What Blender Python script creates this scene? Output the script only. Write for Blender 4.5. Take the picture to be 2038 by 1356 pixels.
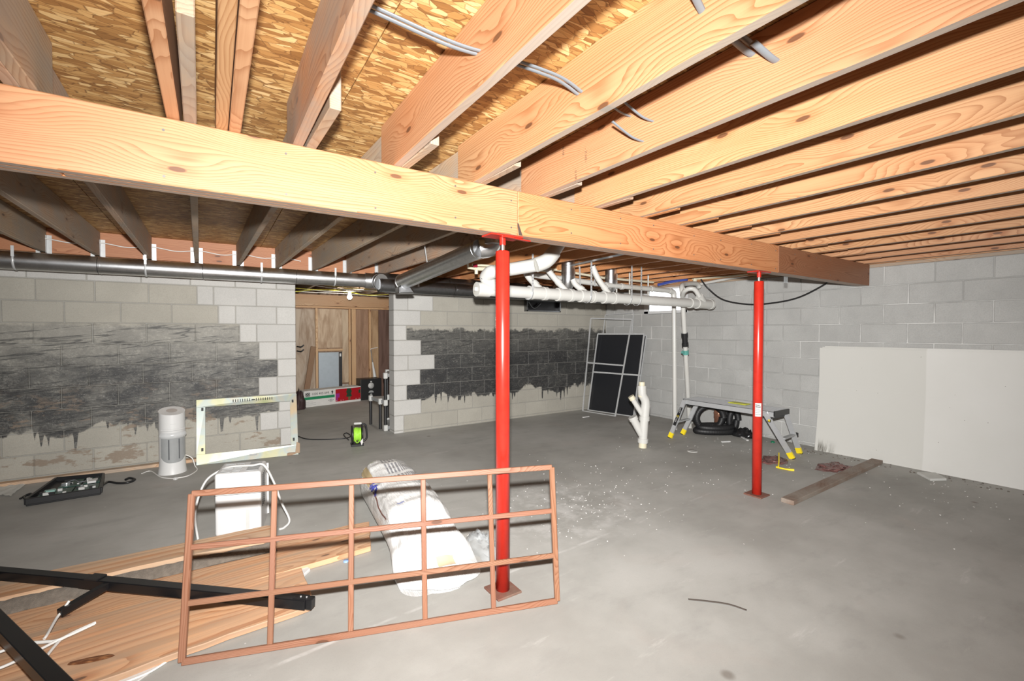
import bpy, bmesh, math, random
from mathutils import Vector, Matrix, noise as mnoise
for o in list(bpy.data.objects): bpy.data.objects.remove(o)
scene = bpy.context.scene
C = scene.collection
R = math.radians
random.seed(7)

# ------------------------------------------------------------------ camera, world, flash, exposure
FPX, YAW, PITCH, CAMH = 897.0, R(33.634), R(1.143), 1.41
F0 = Vector((math.sin(YAW), math.cos(YAW), 0)); RT = Vector((math.cos(YAW), -math.sin(YAW), 0)); ZU = Vector((0, 0, 1))
FW = F0 * math.cos(PITCH) - ZU * math.sin(PITCH); UP = ZU * math.cos(PITCH) + F0 * math.sin(PITCH)
CAM = Vector((0, 0, CAMH))
cd = bpy.data.cameras.new('camera'); cam = bpy.data.objects.new('camera', cd); C.objects.link(cam)
cd.sensor_fit = 'HORIZONTAL'; cd.sensor_width = 36.0; cd.lens = 36.0 * FPX / 2038.0; cd.clip_start = 0.02
rot = Matrix((RT, UP, -FW)).transposed().to_4x4(); cam.matrix_world = Matrix.Translation(CAM) @ rot
scene.camera = cam
scene.view_settings.view_transform = 'Standard'; scene.view_settings.look = 'None'
scene.view_settings.gamma = 1.0; scene.view_settings.use_curve_mapping = False
scene.view_settings.exposure = 0.0
w = bpy.data.worlds.new('world'); scene.world = w; w.use_nodes = True
w.node_tree.nodes['Background'].inputs[0].default_value = (1.0, 0.98, 0.95, 1)
w.node_tree.nodes['Background'].inputs[1].default_value = 0.10
# the photographer's flash, just above the lens, with the wide falloff of a flash head
ld = bpy.data.lights.new('camera_flash', 'SPOT'); ld.energy = 2550; ld.spot_size = R(142); ld.spot_blend = 1.0
ld.shadow_soft_size = 0.03; ld.color = (1.0, 0.985, 0.965)
ld.use_nodes = True
_em = ld.node_tree.nodes['Emission']; _fo = ld.node_tree.nodes.new('ShaderNodeLightFalloff'); _fo.inputs['Strength'].default_value = 1.0; _fo.inputs['Smooth'].default_value = 10.0
ld.node_tree.links.new(_fo.outputs['Quadratic'], _em.inputs['Strength'])
fl_o = bpy.data.objects.new('camera_flash', ld); C.objects.link(fl_o)
fl_o.matrix_world = Matrix.Translation((0, 0, 1.60)) @ rot

# ------------------------------------------------------------------ pixel -> place
def ray(x, y): return FW + RT * ((x - 1019) / FPX) - UP * ((y - 678) / FPX)
def pl(x, y, ax, v):
    d = ray(x, y); t = (v - CAM[ax]) / d[ax]; return CAM + d * t
def fl(x, y, z=0.0): return pl(x, y, 2, z)

# ------------------------------------------------------------------ node helpers
class NT:
    def __init__(s, name):
        s.m = bpy.data.materials.new(name); s.m.use_nodes = True; s.t = s.m.node_tree; s.n = s.t.nodes
        s.b = s.n['Principled BSDF']
    def new(s, ty, **k):
        n = s.n.new(ty)
        for a, v in k.items(): setattr(n, a, v)
        return n
    def put(s, sock, v):
        if v is None: return
        if isinstance(v, bpy.types.NodeSocket): s.t.links.new(v, sock)
        elif isinstance(v, (int, float)):
            try: sock.default_value = v
            except TypeError: sock.default_value = (v, v, v)
        else:
            v = tuple(v)
            if sock.type == 'RGBA' and len(v) == 3: v = v + (1,)
            sock.default_value = v
    def math(s, op, a, b=None, c=None, clamp=False):
        n = s.new('ShaderNodeMath', operation=op); n.use_clamp = clamp
        for i, v in enumerate((a, b, c)):
            if v is not None: s.put(n.inputs[i], v)
        return n.outputs[0]
    def vmath(s, op, a, b=None):
        n = s.new('ShaderNodeVectorMath', operation=op); s.put(n.inputs[0], a)
        if b is not None: s.put(n.inputs[1], b)
        return n.outputs[0]
    def mix(s, f, a, b, bt='MIX'):
        n = s.new('ShaderNodeMix', data_type='RGBA', blend_type=bt); s.put(n.inputs[0], f); s.put(n.inputs[6], a); s.put(n.inputs[7], b)
        return n.outputs[2]
    def noise(s, v, sc=5.0, det=2.0, rough=0.5, dist=0.0, col=False):
        n = s.new('ShaderNodeTexNoise'); s.put(n.inputs['Vector'], v); n.inputs['Scale'].default_value = sc
        n.inputs['Detail'].default_value = det; n.inputs['Roughness'].default_value = rough; n.inputs['Distortion'].default_value = dist
        return n.outputs[1 if col else 0]
    def voro(s, v, sc=5.0, dim='3D', feat='F1', out='Distance', rnd=1.0):
        n = s.new('ShaderNodeTexVoronoi', voronoi_dimensions=dim, feature=feat); s.put(n.inputs['Vector'], v)
        n.inputs['Scale'].default_value = sc; n.inputs['Randomness'].default_value = rnd
        return n.outputs[out]
    def ramp(s, f, stops, interp='LINEAR'):
        n = s.new('ShaderNodeValToRGB'); n.color_ramp.interpolation = interp; e = n.color_ramp.elements
        while len(e) < len(stops): e.new(0.5)
        for i, (p, c) in enumerate(stops):
            e[i].position = p; e[i].color = tuple(c) + (1,) if len(c) == 3 else c
        s.put(n.inputs[0], f); return n.outputs[0]
    def step(s, v, lo, hi):
        n = s.new('ShaderNodeMapRange', interpolation_type='SMOOTHSTEP'); s.put(n.inputs[0], v); s.put(n.inputs[1], lo); s.put(n.inputs[2], hi)
        return n.outputs[0]
    def obj(s): return s.new('ShaderNodeTexCoord').outputs['Object']
    def uv(s): return s.new('ShaderNodeTexCoord').outputs['UV']
    def pos(s): return s.new('ShaderNodeNewGeometry').outputs['Position']
    def info(s, k): return s.new('ShaderNodeObjectInfo').outputs[k]
    def sep(s, v):
        n = s.new('ShaderNodeSeparateXYZ'); s.put(n.inputs[0], v); return n.outputs
    def comb(s, x, y, z):
        n = s.new('ShaderNodeCombineXYZ')
        for i, v in enumerate((x, y, z)): s.put(n.inputs[i], v)
        return n.outputs[0]
    def mapping(s, v, loc=(0, 0, 0), rot=(0, 0, 0), sc=(1, 1, 1)):
        n = s.new('ShaderNodeMapping'); s.put(n.inputs[0], v); n.inputs[1].default_value = loc; n.inputs[2].default_value = rot; n.inputs[3].default_value = sc
        return n.outputs[0]
    def bump(s, h, strength=0.2, dist=0.01):
        n = s.new('ShaderNodeBump'); n.inputs['Strength'].default_value = strength; n.inputs['Distance'].default_value = dist
        s.put(n.inputs['Height'], h); s.t.links.new(n.outputs[0], s.b.inputs['Normal'])
    def done(s, col=None, rough=None, metal=None):
        if col is not None: s.put(s.b.inputs['Base Color'], col)
        if rough is not None: s.put(s.b.inputs['Roughness'], rough)
        if metal is not None: s.put(s.b.inputs['Metallic'], metal)
        return s.m

def pm(name, col, rough=0.5, metal=0.0, var=0.12, sc=12.0, bump=0.0, dirt=0.0, dirtcol=(0.2, 0.17, 0.13)):
    n = NT(name); v = n.obj()
    f = n.noise(v, sc, 4, 0.6)
    c = n.mix(f, tuple(x * (1 - var) for x in col), tuple(min(1, x * (1 + var)) for x in col))
    if dirt:
        g = n.step(n.noise(v, sc * 0.35, 6, 0.65), 0.62 - dirt * 0.3, 0.75)
        c = n.mix(n.math('MULTIPLY', g, 0.6), c, dirtcol)
    if bump: n.bump(n.noise(v, sc * 6, 3, 0.6), bump, 0.004)
    return n.done(c, rough, metal)

def wood_mat(name, dusty=0.0, ringw=0.011, rough=0.55, warpa=0.07, streak=0.0, edge=0.0, flat=False):
    n = NT(name); o = n.obj(); tint = n.info('Color'); rnd = n.info('Random')
    off = n.comb(n.math('MULTIPLY', rnd, 91.0), n.math('MULTIPLY', rnd, 0.21), n.math('SUBTRACT', n.math('MULTIPLY', n.math('FRACT', n.math('MULTIPLY', rnd, 7.3)), 0.5), 0.05))
    p = n.vmath('ADD', o, off)
    x, y, z = n.sep(p)
    kv = n.comb(n.math('MULTIPLY', x, 1.7), n.math('MULTIPLY', y if flat else z, 5.0), 0.0)
    kd = n.voro(kv, 1.0, '2D')                                   # sparse knots
    kn = n.math('MULTIPLY', n.math('SUBTRACT', 1.0, n.step(kd, 0.02, 0.5)), 0.05)
    warp = n.math('MULTIPLY', n.math('SUBTRACT', n.noise(n.mapping(p, sc=(0.45, 3, 3)), 2.0, 3, 0.55), 0.5), warpa)
    rr = n.math('SQRT', n.math('ADD', n.math('MULTIPLY', y, y), n.math('MULTIPLY', z, z)))
    rr = n.math('ADD', n.math('ADD', rr, warp), kn)
    ph = n.math('FRACT', n.math('DIVIDE', rr, ringw))
    ring = n.math('POWER', ph, 2.5)
    fine = n.noise(n.mapping(p, sc=(3, 140, 140)), 1.0, 3, 0.6)
    g = n.math('ADD', n.math('MULTIPLY', ring, 0.55), n.math('MULTIPLY', fine, 0.5))
    lowf = n.noise(n.mapping(p, sc=(0.7, 3, 3)), 1.5, 3, 0.6)
    light = n.mix(1.0, tint, (1.12, 1.12, 1.12), 'MULTIPLY'); dark = n.mix(1.0, tint, (0.60, 0.43, 0.31), 'MULTIPLY')
    c = n.mix(n.math('MULTIPLY', n.step(g, 0.1, 0.95), 0.9), light, dark)
    c = n.mix(n.math('MULTIPLY', n.step(lowf, 0.35, 0.75), 0.35), c, n.mix(1.0, tint, (0.9, 0.62, 0.42), 'MULTIPLY'))
    if streak:
        sk_ = n.noise(n.mapping(p, sc=(0.35, 11, 11)), 1.2, 4, 0.6)
        c = n.mix(n.math('MULTIPLY', n.step(sk_, 0.50, 0.66), streak), c, n.mix(1.0, tint, (0.72, 0.78, 0.85), 'MULTIPLY'))
        c = n.mix(n.math('MULTIPLY', n.step(n.math('SUBTRACT', 1.0, sk_), 0.54, 0.68), streak), c, n.mix(1.0, tint, (0.85, 0.55, 0.33), 'MULTIPLY'))
    halo = n.math('SUBTRACT', 1.0, n.step(kd, 0.05, 0.16)); core = n.math('SUBTRACT', 1.0, n.step(kd, 0.035, 0.055))
    c = n.mix(n.math('MULTIPLY', halo, 0.35), c, n.mix(1.0, tint, (0.7, 0.40, 0.22), 'MULTIPLY'))
    c = n.mix(n.math('MULTIPLY', core, 0.85), c, (0.09, 0.035, 0.015))
    if dusty:
        d = n.step(n.noise(n.mapping(p, sc=(1, 2, 2)), 3, 5, 0.65), 0.25, 0.7)
        c = n.mix(n.math('MULTIPLY', d, dusty), c, (0.30, 0.27, 0.23))
    if edge:
        en = n.math('ABSOLUTE', n.sep(n.new('ShaderNodeTexCoord').outputs['Normal'])[2])
        em = n.math('MULTIPLY', n.step(en, 0.75, 0.95), n.math('ADD', edge, n.math('MULTIPLY', lowf, 0.3)), clamp=True)
        c = n.mix(em, c, n.mix(fine, (0.33, 0.31, 0.27), (0.46, 0.44, 0.39)))
    n.bump(g, 0.12, 0.002)
    return n.done(c, rough)

WOOD = wood_mat('pine_wood')
WOODE = wood_mat('pine_with_weathered_edges', edge=0.55)
WOODD = wood_mat('dusty_pine_wood', 0.75, 0.013, 0.7)
ROUGH = wood_mat('rough_sawn_wood', 0.25, 0.03, 0.6, 0.05, 0.85, flat=True)

def osb_mat():
    n = NT('oriented_strand_board'); o = n.vmath('ADD', n.obj(), n.comb(n.math('MULTIPLY', n.info('Random'), 37.0), n.math('MULTIPLY', n.info('Random'), 11.0), 0.0))
    o = n.vmath('ADD', o, n.vmath('SCALE', n.vmath('SUBTRACT', n.noise(o, 14, 2, 0.5, col=True), (0.5, 0.5, 0.5))))
    o.node.inputs[1].links[0].from_node.inputs[3].default_value = 0.012
    cols = [(0.0, (0.13, 0.055, 0.015)), (0.2, (0.27, 0.125, 0.035)), (0.5, (0.42, 0.22, 0.07)), (0.8, (0.56, 0.34, 0.13)), (1.0, (0.78, 0.56, 0.28))]
    c = None
    hs = None
    for k, (a, sx, sy, th) in enumerate(((4, 12, 36, 0), (-24, 14, 42, 0.45), (33, 15, 40, 0.5), (-6, 11, 52, 0.6), (70, 16, 44, 0.72), (-55, 18, 50, 0.82))):
        v = n.mapping(o, loc=(k * 3.1, k * 1.7, 0), rot=(0, 0, R(a)), sc=(sx, sy, 1))
        cc = n.voro(v, 1.0, '2D', 'F1', 'Color'); s3 = n.new('ShaderNodeSeparateColor'); n.put(s3.inputs[0], cc)
        edge = n.voro(v, 1.0, '2D', 'DISTANCE_TO_EDGE', 'Distance')
        grain = n.noise(n.mapping(o, loc=(k, 0, 0), rot=(0, 0, R(a)), sc=(12, 240, 1)), 1.0, 2)
        val = n.math('ADD', n.math('MULTIPLY', s3.outputs[0], 0.8), n.math('MULTIPLY', grain, 0.25))
        col = n.ramp(val, cols)
        col = n.mix(n.math('MULTIPLY', n.math('SUBTRACT', 1.0, n.step(edge, 0.0, 0.09)), 0.75), col, (0.12, 0.05, 0.015))
        h = s3.outputs[0]
        if c is None: c, hs = col, h
        else:
            m = n.math('GREATER_THAN', s3.outputs[1], th); c = n.mix(m, c, col)
    n.bump(hs, 0.25, 0.003)
    return n.done(c, 0.6)
OSB = osb_mat()

def block_mat(name, base, var=0.10, tar=False, joint=False):
    n = NT(name); p = n.pos(); rnd = n.info('Random')
    g1 = n.noise(p, 3.0, 5, 0.6); g2 = n.noise(p, 110, 2, 0.7)
    c = n.mix(g1, tuple(b * (1 - var) for b in base), tuple(b * (1 + var) for b in base))
    c = n.mix(n.math('MULTIPLY', n.step(rnd, 0.0, 1.0), 0.30), c, tuple(b * 0.72 for b in base))
    c = n.mix(n.math('MULTIPLY', n.step(g2, 0.35, 0.75), 0.30), c, tuple(b * 0.62 for b in base))
    h = g2; rough = 0.85
    if tar:
        x, y, z = n.sep(p)
        dn = n.noise(n.comb(n.math('MULTIPLY', x, 20), 0.0, n.math('MULTIPLY', z, 0.8)), 1.0, 1, 0.4)
        drip = n.math('MULTIPLY', n.step(dn, 0.56, 0.72), 0.16)
        big = n.noise(n.comb(n.math('MULTIPLY', x, 1.3), 0.0, 0.0), 1.0, 3, 0.6)
        edge = n.math('MULTIPLY', n.math('SUBTRACT', n.noise(p, 9, 4, 0.6), 0.5), 0.14)
        lo = n.math('ADD', n.math('SUBTRACT', n.math('ADD', 0.44, edge), drip), n.math('MULTIPLY', n.math('SUBTRACT', big, 0.5), 0.75))
        fade = n.step(x, 1.0, 2.6)
        hi = n.math('ADD', n.math('SUBTRACT', 1.47, n.math('MULTIPLY', fade, 0.04)), n.math('MULTIPLY', n.math('SUBTRACT', n.noise(p, 5, 5, 0.7), 0.5), n.math('ADD', 0.12, n.math('MULTIPLY', fade, 0.2))))
        m = n.math('MULTIPLY', n.step(z, lo, n.math('ADD', lo, 0.03)), n.math('SUBTRACT', 1.0, n.step(z, n.math('SUBTRACT', hi, 0.02), n.math('ADD', hi, 0.03))))
        if joint: m = n.math('MULTIPLY', m, n.math('MAXIMUM', n.math('SUBTRACT', 1.0, n.step(x, 0.35, 0.5)), n.step(x, 2.35, 2.5))); m = n.math('MULTIPLY', m, 0.6)
        tone = n.step(n.noise(n.mapping(p, sc=(1.0, 1.0, 2.0)), 2.6, 7, 0.70, 0.6), 0.36, 0.66)
        wear = n.step(n.noise(n.mapping(p, sc=(1.0, 1.0, 1.5)), 30, 8, 0.8, 0.5), 0.40, 0.72)
        blot = n.step(n.noise(n.mapping(p, sc=(1.0, 1.0, 1.4)), 6, 6, 0.72, 0.3), 0.42, 0.60)
        wear = n.math('MULTIPLY', wear, n.math('ADD', 0.25, n.math('MULTIPLY', blot, 0.9)), clamp=True)
        fleck = n.step(n.noise(p, 55, 3, 0.7), 0.60, 0.72)
        up_ = n.math('MULTIPLY', n.step(z, 0.95, 1.40), n.math('SUBTRACT', 1.0, n.math('MULTIPLY', fade, 0.7)))
        amt = n.math('ADD', n.math('MULTIPLY', tone, n.math('SUBTRACT', 0.60, n.math('MULTIPLY', fade, 0.35))), n.math('ADD', n.math('MULTIPLY', up_, 0.75), n.math('MULTIPLY', n.math('SUBTRACT', rnd, 0.5), 0.3)), clamp=True)
        tarc = n.mix(n.math('MULTIPLY', wear, n.math('SUBTRACT', 0.66, n.math('MULTIPLY', fade, 0.30))), (0.020, 0.020, 0.021), (0.20, 0.195, 0.175))
        tarc = n.mix(amt, tarc, n.mix(wear, (0.075, 0.075, 0.07), (0.33, 0.32, 0.28)))
        tarc = n.mix(n.math('MULTIPLY', fleck, 0.45), tarc, (0.36, 0.355, 0.33))
        brown = n.math('MULTIPLY', n.math('MULTIPLY', n.step(n.noise(n.mapping(p, sc=(1.3, 1, 3)), 2.4, 5, 0.7), 0.55, 0.62), n.math('SUBTRACT', 1.0, n.step(z, 0.60, 0.95))), n.math('SUBTRACT', 1.0, fade))
        m2 = n.math('MULTIPLY', m, n.math('SUBTRACT', 1.0, n.math('ADD', n.math('MULTIPLY', up_, 0.40), n.math('MULTIPLY', n.math('MULTIPLY', tone, n.math('SUBTRACT', 1.0, fade)), 0.22), clamp=True)))
        c = n.mix(m2, c, tarc)
        c = n.mix(n.math('MULTIPLY', brown, 0.75), c, (0.21, 0.155, 0.11))
        # long dark smears
        sm = n.noise(n.comb(n.math('ADD', n.math('MULTIPLY', x, 0.7), n.math('MULTIPLY', z, -0.6)), 0.0, n.math('MULTIPLY', n.math('ADD', z, n.math('MULTIPLY', x, -0.10)), 9.0)), 1.0, 4, 0.6)
        ln = n.math('SUBTRACT', 1.0, n.step(n.math('ABSOLUTE', n.math('SUBTRACT', sm, 0.5)), 0.004, 0.018))
        c = n.mix(n.math('MULTIPLY', n.math('MULTIPLY', ln, m), 0.7), c, (0.02, 0.02, 0.02))
        rough = n.math('SUBTRACT', 0.85, n.math('MULTIPLY', m, 0.25))
        h = n.math('ADD', n.math('MULTIPLY', g2, 0.5), n.noise(n.mapping(p, sc=(1, 1, 1.6)), 28, 4, 0.7))
    n.bump(h, 0.35, 0.006)
    return n.done(c, rough)
BLK_NEW = block_mat('new_concrete_block', (0.50, 0.49, 0.465), 0.14)
BLK_OLD = block_mat('old_tarred_block', (0.38, 0.36, 0.31), 0.2, True)
JOINT_OLD = block_mat('tarred_mortar', (0.33, 0.32, 0.29), 0.14, True, True)
BLK_GREY = block_mat('grey_concrete_block', (0.42, 0.42, 0.405), 0.25)
MORTAR = pm('mortar', (0.36, 0.355, 0.34), 0.95, 0, 0.2, 40, 0.3)
def pale_mortar():
    n = NT('pale_mortar'); p = n.pos(); f = n.step(n.noise(p, 1.4, 4, 0.6), 0.42, 0.62)
    n.bump(n.noise(p, 90, 2), 0.3, 0.004); return n.done(n.mix(f, (0.34, 0.34, 0.325), (0.60, 0.60, 0.58)), 0.95)
MORTAR_L = pale_mortar()

def floor_mat():
    n = NT('stained_concrete'); p = n.pos(); x, y, z = n.sep(p)
    a = n.noise(p, 0.9, 6, 0.6); b = n.noise(n.mapping(p, rot=(0, 0, 0.5), sc=(1, 2.4, 1)), 2.2, 6, 0.65); f = n.noise(p, 160, 2, 0.6)
    c = n.mix(n.step(a, 0.3, 0.7), (0.31, 0.302, 0.278), (0.43, 0.422, 0.395))
    c = n.mix(n.math('MULTIPLY', n.step(b, 0.5, 0.75), 0.45), c, (0.265, 0.258, 0.24))
    c = n.mix(n.math('MULTIPLY', n.step(n.noise(p, 1.3, 4, 0.6, 0.4), 0.56, 0.72), 0.25), c, (0.40, 0.335, 0.295))
    c = n.mix(n.math('MULTIPLY', n.step(n.noise(n.mapping(p, rot=(0, 0, -0.4), sc=(0.6, 3, 1)), 3.0, 6, 0.7), 0.60, 0.75), 0.30), c, (0.66, 0.645, 0.615))
    c = n.mix(n.math('MULTIPLY', n.step(f, 0.5, 0.8), 0.2), c, (0.24, 0.23, 0.21))
    # drywall dust around the middle of the room
    dx = n.math('DIVIDE', n.math('SUBTRACT', x, 2.3), 0.9); dy = n.math('DIVIDE', n.math('SUBTRACT', y, 2.75), 0.7)
    dr = n.math('ADD', n.math('MULTIPLY', dx, dx), n.math('MULTIPLY', dy, dy))
    dm = n.math('MULTIPLY', n.math('SUBTRACT', 1.0, n.step(dr, 0.0, 1.0)), n.step(n.noise(p, 5, 6, 0.7), 0.42, 0.65))
    c = n.mix(n.math('MULTIPLY', dm, 0.5), c, (0.66, 0.65, 0.63))
    # pale scored line under the beam
    wob = n.math('MULTIPLY', n.math('SUBTRACT', n.noise(p, 2.0, 4, 0.6), 0.5), 0.05)
    ly = n.math('ADD', n.math('ADD', n.math('MULTIPLY', x, 0.052), 2.105), wob)
    lm = n.math('MULTIPLY', n.math('SUBTRACT', 1.0, n.step(n.math('ABSOLUTE', n.math('SUBTRACT', y, ly)), 0.004, 0.016)), n.step(n.noise(p, 2.6, 5, 0.7), 0.46, 0.66))
    c = n.mix(n.math('MULTIPLY', lm, 0.45), c, (0.66, 0.65, 0.63))
    # dark oil spots
    sp = n.math('SUBTRACT', 1.0, n.step(n.voro(p, 1.1), 0.02, 0.045))
    c = n.mix(n.math('MULTIPLY', sp, 0.55), c, (0.10, 0.075, 0.055))
    # paint specks
    vd = n.voro(p, 26); vc = n.voro(p, 26, out='Color'); s3 = n.new('ShaderNodeSeparateColor'); n.put(s3.inputs[0], vc)
    spk = n.math('MULTIPLY', n.math('LESS_THAN', vd, n.math('MULTIPLY', s3.outputs[0], 0.13)), n.math('GREATER_THAN', s3.outputs[1], 0.80))
    reg = n.step(n.noise(p, 0.8, 3, 0.6), 0.50, 0.62)
    c = n.mix(n.math('MULTIPLY', n.math('MULTIPLY', spk, reg), 0.8), c, (0.75, 0.74, 0.72))
    n.bump(n.math('ADD', n.math('MULTIPLY', f, 0.3), b), 0.12, 0.004)
    return n.done(c, n.math('ADD', 0.55, n.math('MULTIPLY', b, 0.3)))
FLOORM = floor_mat()

def galv_mat(name, col, rough, dark=0.0):
    n = NT(name); v = n.obj(); f = n.voro(v, 45, out='Color'); s3 = n.new('ShaderNodeSeparateColor'); n.put(s3.inputs[0], f)
    g = n.noise(v, 8, 5, 0.6)
    c = n.mix(n.math('MULTIPLY', s3.outputs[0], 0.35), col, tuple(x * 0.7 for x in col)); c = n.mix(n.math('MULTIPLY', n.step(g, 0.45, 0.8), 0.3), c, tuple(x * 0.5 for x in col))
    n.bump(n.noise(v, 6, 2), 0.04, 0.01)
    return n.done(c, n.math('ADD', rough, n.math('MULTIPLY', g, 0.12)), 1.0)
GALV = galv_mat('galvanized_steel', (0.70, 0.71, 0.72), 0.24)
GALV_SHADED = galv_mat('dark_galvanized_steel', (0.25, 0.255, 0.26), 0.3)  # darker copy of the galvanized steel, with shade put into the colour
HANGER = pm('hanger_steel', (0.56, 0.57, 0.57), 0.4, 0.35, 0.15, 25)
ALU = pm('brushed_aluminium', (0.52, 0.53, 0.54), 0.35, 0.4, 0.1, 20)
BRASSY = None
def brassy():
    n = NT('iridescent_zinc_plate'); v = n.obj()
    c = n.ramp(n.noise(v, 3.2, 3, 0.5, 0.3), [(0.30, (0.42, 0.47, 0.25)), (0.45, (0.56, 0.55, 0.36)), (0.55, (0.44, 0.50, 0.48)), (0.68, (0.60, 0.48, 0.32))])
    return n.done(c, 0.42, 0.3)
BRASSY = brassy()
def red_mat():
    n = NT('red_column_paint'); v = n.obj(); g = n.noise(v, 20, 5, 0.65)
    c = n.mix(n.step(g, 0.3, 0.8), (0.50, 0.026, 0.014), (0.42, 0.02, 0.012))
    c = n.mix(n.math('MULTIPLY', n.step(n.noise(v, 9, 6, 0.7), 0.68, 0.74), 0.6), c, (0.14, 0.03, 0.02))
    return n.done(c, 0.28)
RED = red_mat()
RUST = pm('rusty_base_plate', (0.20, 0.085, 0.06), 0.7, 0.2, 0.4, 14, 0.2, 0.5)
PVC = pm('white_pvc', (0.55, 0.545, 0.515), 0.35, 0, 0.05, 5, 0, 0.25, (0.45, 0.40, 0.30))
PVCY = pm('yellowed_pvc', (0.66, 0.61, 0.46), 0.35, 0, 0.08, 6)
BLACK = pm('black_plastic', (0.014, 0.014, 0.015), 0.4)
BLACKM = pm('black_painted_steel', (0.008, 0.008, 0.009), 0.32, 0.0, 0.2, 8)
RUBBER = pm('black_corrugated_rubber', (0.012, 0.012, 0.013), 0.5)
WHITEP = pm('white_plastic', (0.62, 0.62, 0.61), 0.35, 0, 0.02)
GREYP = pm('grey_plastic', (0.33, 0.34, 0.34), 0.45)
GREYL = pm('light_grey_plastic', (0.52, 0.52, 0.50), 0.45)
TANK = pm('smoked_tank_plastic', (0.30, 0.31, 0.31), 0.15)
DARKG = pm('dark_seam', (0.03, 0.03, 0.03), 0.6)
PAPER = pm('white_paper', (0.60, 0.59, 0.57), 0.8)
YEL = pm('yellow_plastic', (0.85, 0.66, 0.02), 0.45)
GREEN = pm('lime_green_cable', (0.36, 0.72, 0.06), 0.4)
TEAL = pm('teal_clamp', (0.10, 0.32, 0.28), 0.4)
CABLEW = pm('white_cable', (0.72, 0.71, 0.68), 0.5)
CABLEG = pm('grey_cable_sheath', (0.17, 0.185, 0.20), 0.45)
CABLEY = pm('yellow_cable', (0.75, 0.70, 0.10), 0.5)
BLUEP = pm('blue_pipe', (0.05, 0.08, 0.35), 0.4)
COPPER = pm('copper_brown_canister', (0.36, 0.17, 0.11), 0.25, 0.6, 0.2, 9)
BARK = pm('bark', (0.16, 0.135, 0.11), 0.95, 0, 0.5, 40, 1.0)
FOAMG = pm('grey_scrap', (0.5, 0.5, 0.48), 0.8)
PLY = None
def ply():
    n = NT('plywood_panel'); o = n.obj(); r = n.info('Random')
    p = n.vmath('ADD', o, n.comb(n.math('MULTIPLY', r, 31), 0.0, n.math('MULTIPLY', r, 17)))
    g = n.noise(n.mapping(p, sc=(5, 5, 0.9)), 1.3, 5, 0.6, 1.2); t = n.info('Color')
    c = n.mix(n.step(g, 0.35, 0.7), t, n.mix(1.0, t, (0.55, 0.45, 0.36), 'MULTIPLY'))
    return n.done(c, 0.6)
PLY = ply()
def drywall_mat():
    n = NT('drywall_paper'); p = n.pos(); x, y, z = n.sep(p); g = n.noise(p, 2, 5, 0.6)
    patch = n.math('MULTIPLY', n.step(y, 1.478, 1.49), 1.0)
    c = n.mix(g, (0.60, 0.595, 0.56), (0.66, 0.655, 0.63))
    c = n.mix(n.math('MULTIPLY', patch, 0.5), c, (0.50, 0.495, 0.455))
    sp = n.math('LESS_THAN', n.voro(p, 9), 0.03); c = n.mix(n.math('MULTIPLY', sp, 0.8), c, (0.08, 0.07, 0.06))
    st = n.math('MULTIPLY', n.math('SUBTRACT', 1.0, n.step(z, 0.02, 0.16)), n.math('MULTIPLY', n.step(y, 2.2, 2.4), n.step(n.noise(n.mapping(p, sc=(1, 12, 1.5)), 3, 4, 0.6), 0.4, 0.6)))
    c = n.mix(st, c, (0.12, 0.11, 0.09))
    return n.done(c, 0.75)
DRYWALL = drywall_mat()
def glow(name, col, st):
    n = NT(name); n.b.inputs['Emission Color'].default_value = tuple(col) + (1,); n.b.inputs['Emission Strength'].default_value = st
    return n.done(col, 0.5)
def clearm(name, col, alpha, rough=0.15):
    n = NT(name); n.b.inputs['Alpha'].default_value = alpha
    return n.done(col, rough)
REDBAG = clearm('reddish_plastic_film', (0.22, 0.10, 0.09), 0.75, 0.25)
CLEARB = clearm('clear_plastic_film', (0.72, 0.76, 0.78), 0.28, 0.08)
SCREEN = clearm('dark_screen_mesh', (0.010, 0.011, 0.014), 0.90, 0.5)
PRINTK = pm('black_print', (0.02, 0.02, 0.02), 0.6)
PRINTB = pm('blue_print', (0.05, 0.06, 0.30), 0.6)
PRINTG = pm('green_print', (0.01, 0.20, 0.08), 0.6)
PRINTR = pm('red_print', (0.36, 0.005, 0.012), 0.45)
PRINTDG = pm('dark_green_print', (0.008, 0.045, 0.018), 0.6)
PRINTM = pm('magenta_print', (0.30, 0.02, 0.22), 0.5)
PRINTY = pm('olive_print', (0.12, 0.10, 0.04), 0.5)
PRINTW = pm('silver_print', (0.50, 0.50, 0.49), 0.5)

# ------------------------------------------------------------------ mesh helpers
WM = {}
def link(name, me, mat, parent=None, M=None, color=None):
    o = bpy.data.objects.new(name, me); C.objects.link(o)
    M = M or Matrix()
    WM[o.name] = M
    if parent is not None:
        o.parent = parent; o.matrix_parent_inverse = WM[parent.name].inverted()
    o.matrix_basis = M
    if mat and not me.materials: me.materials.append(mat)
    if color: o.color = tuple(color) + (1,)
    return o
def tag(o, label=None, cat=None, group=None, kind=None):
    if label: o['label'] = label
    if cat: o['category'] = cat
    if group: o['group'] = group
    if kind: o['kind'] = kind
    return o
def thing(name, label, cat, loc, group=None, rz=0.0):
    o = bpy.data.objects.new(name, None); C.objects.link(o); o.empty_display_size = 0.05
    M = Matrix.Translation(Vector(loc)) @ Matrix.Rotation(rz, 4, 'Z'); o.matrix_basis = M; WM[o.name] = M
    return tag(o, label, cat, group)
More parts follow.
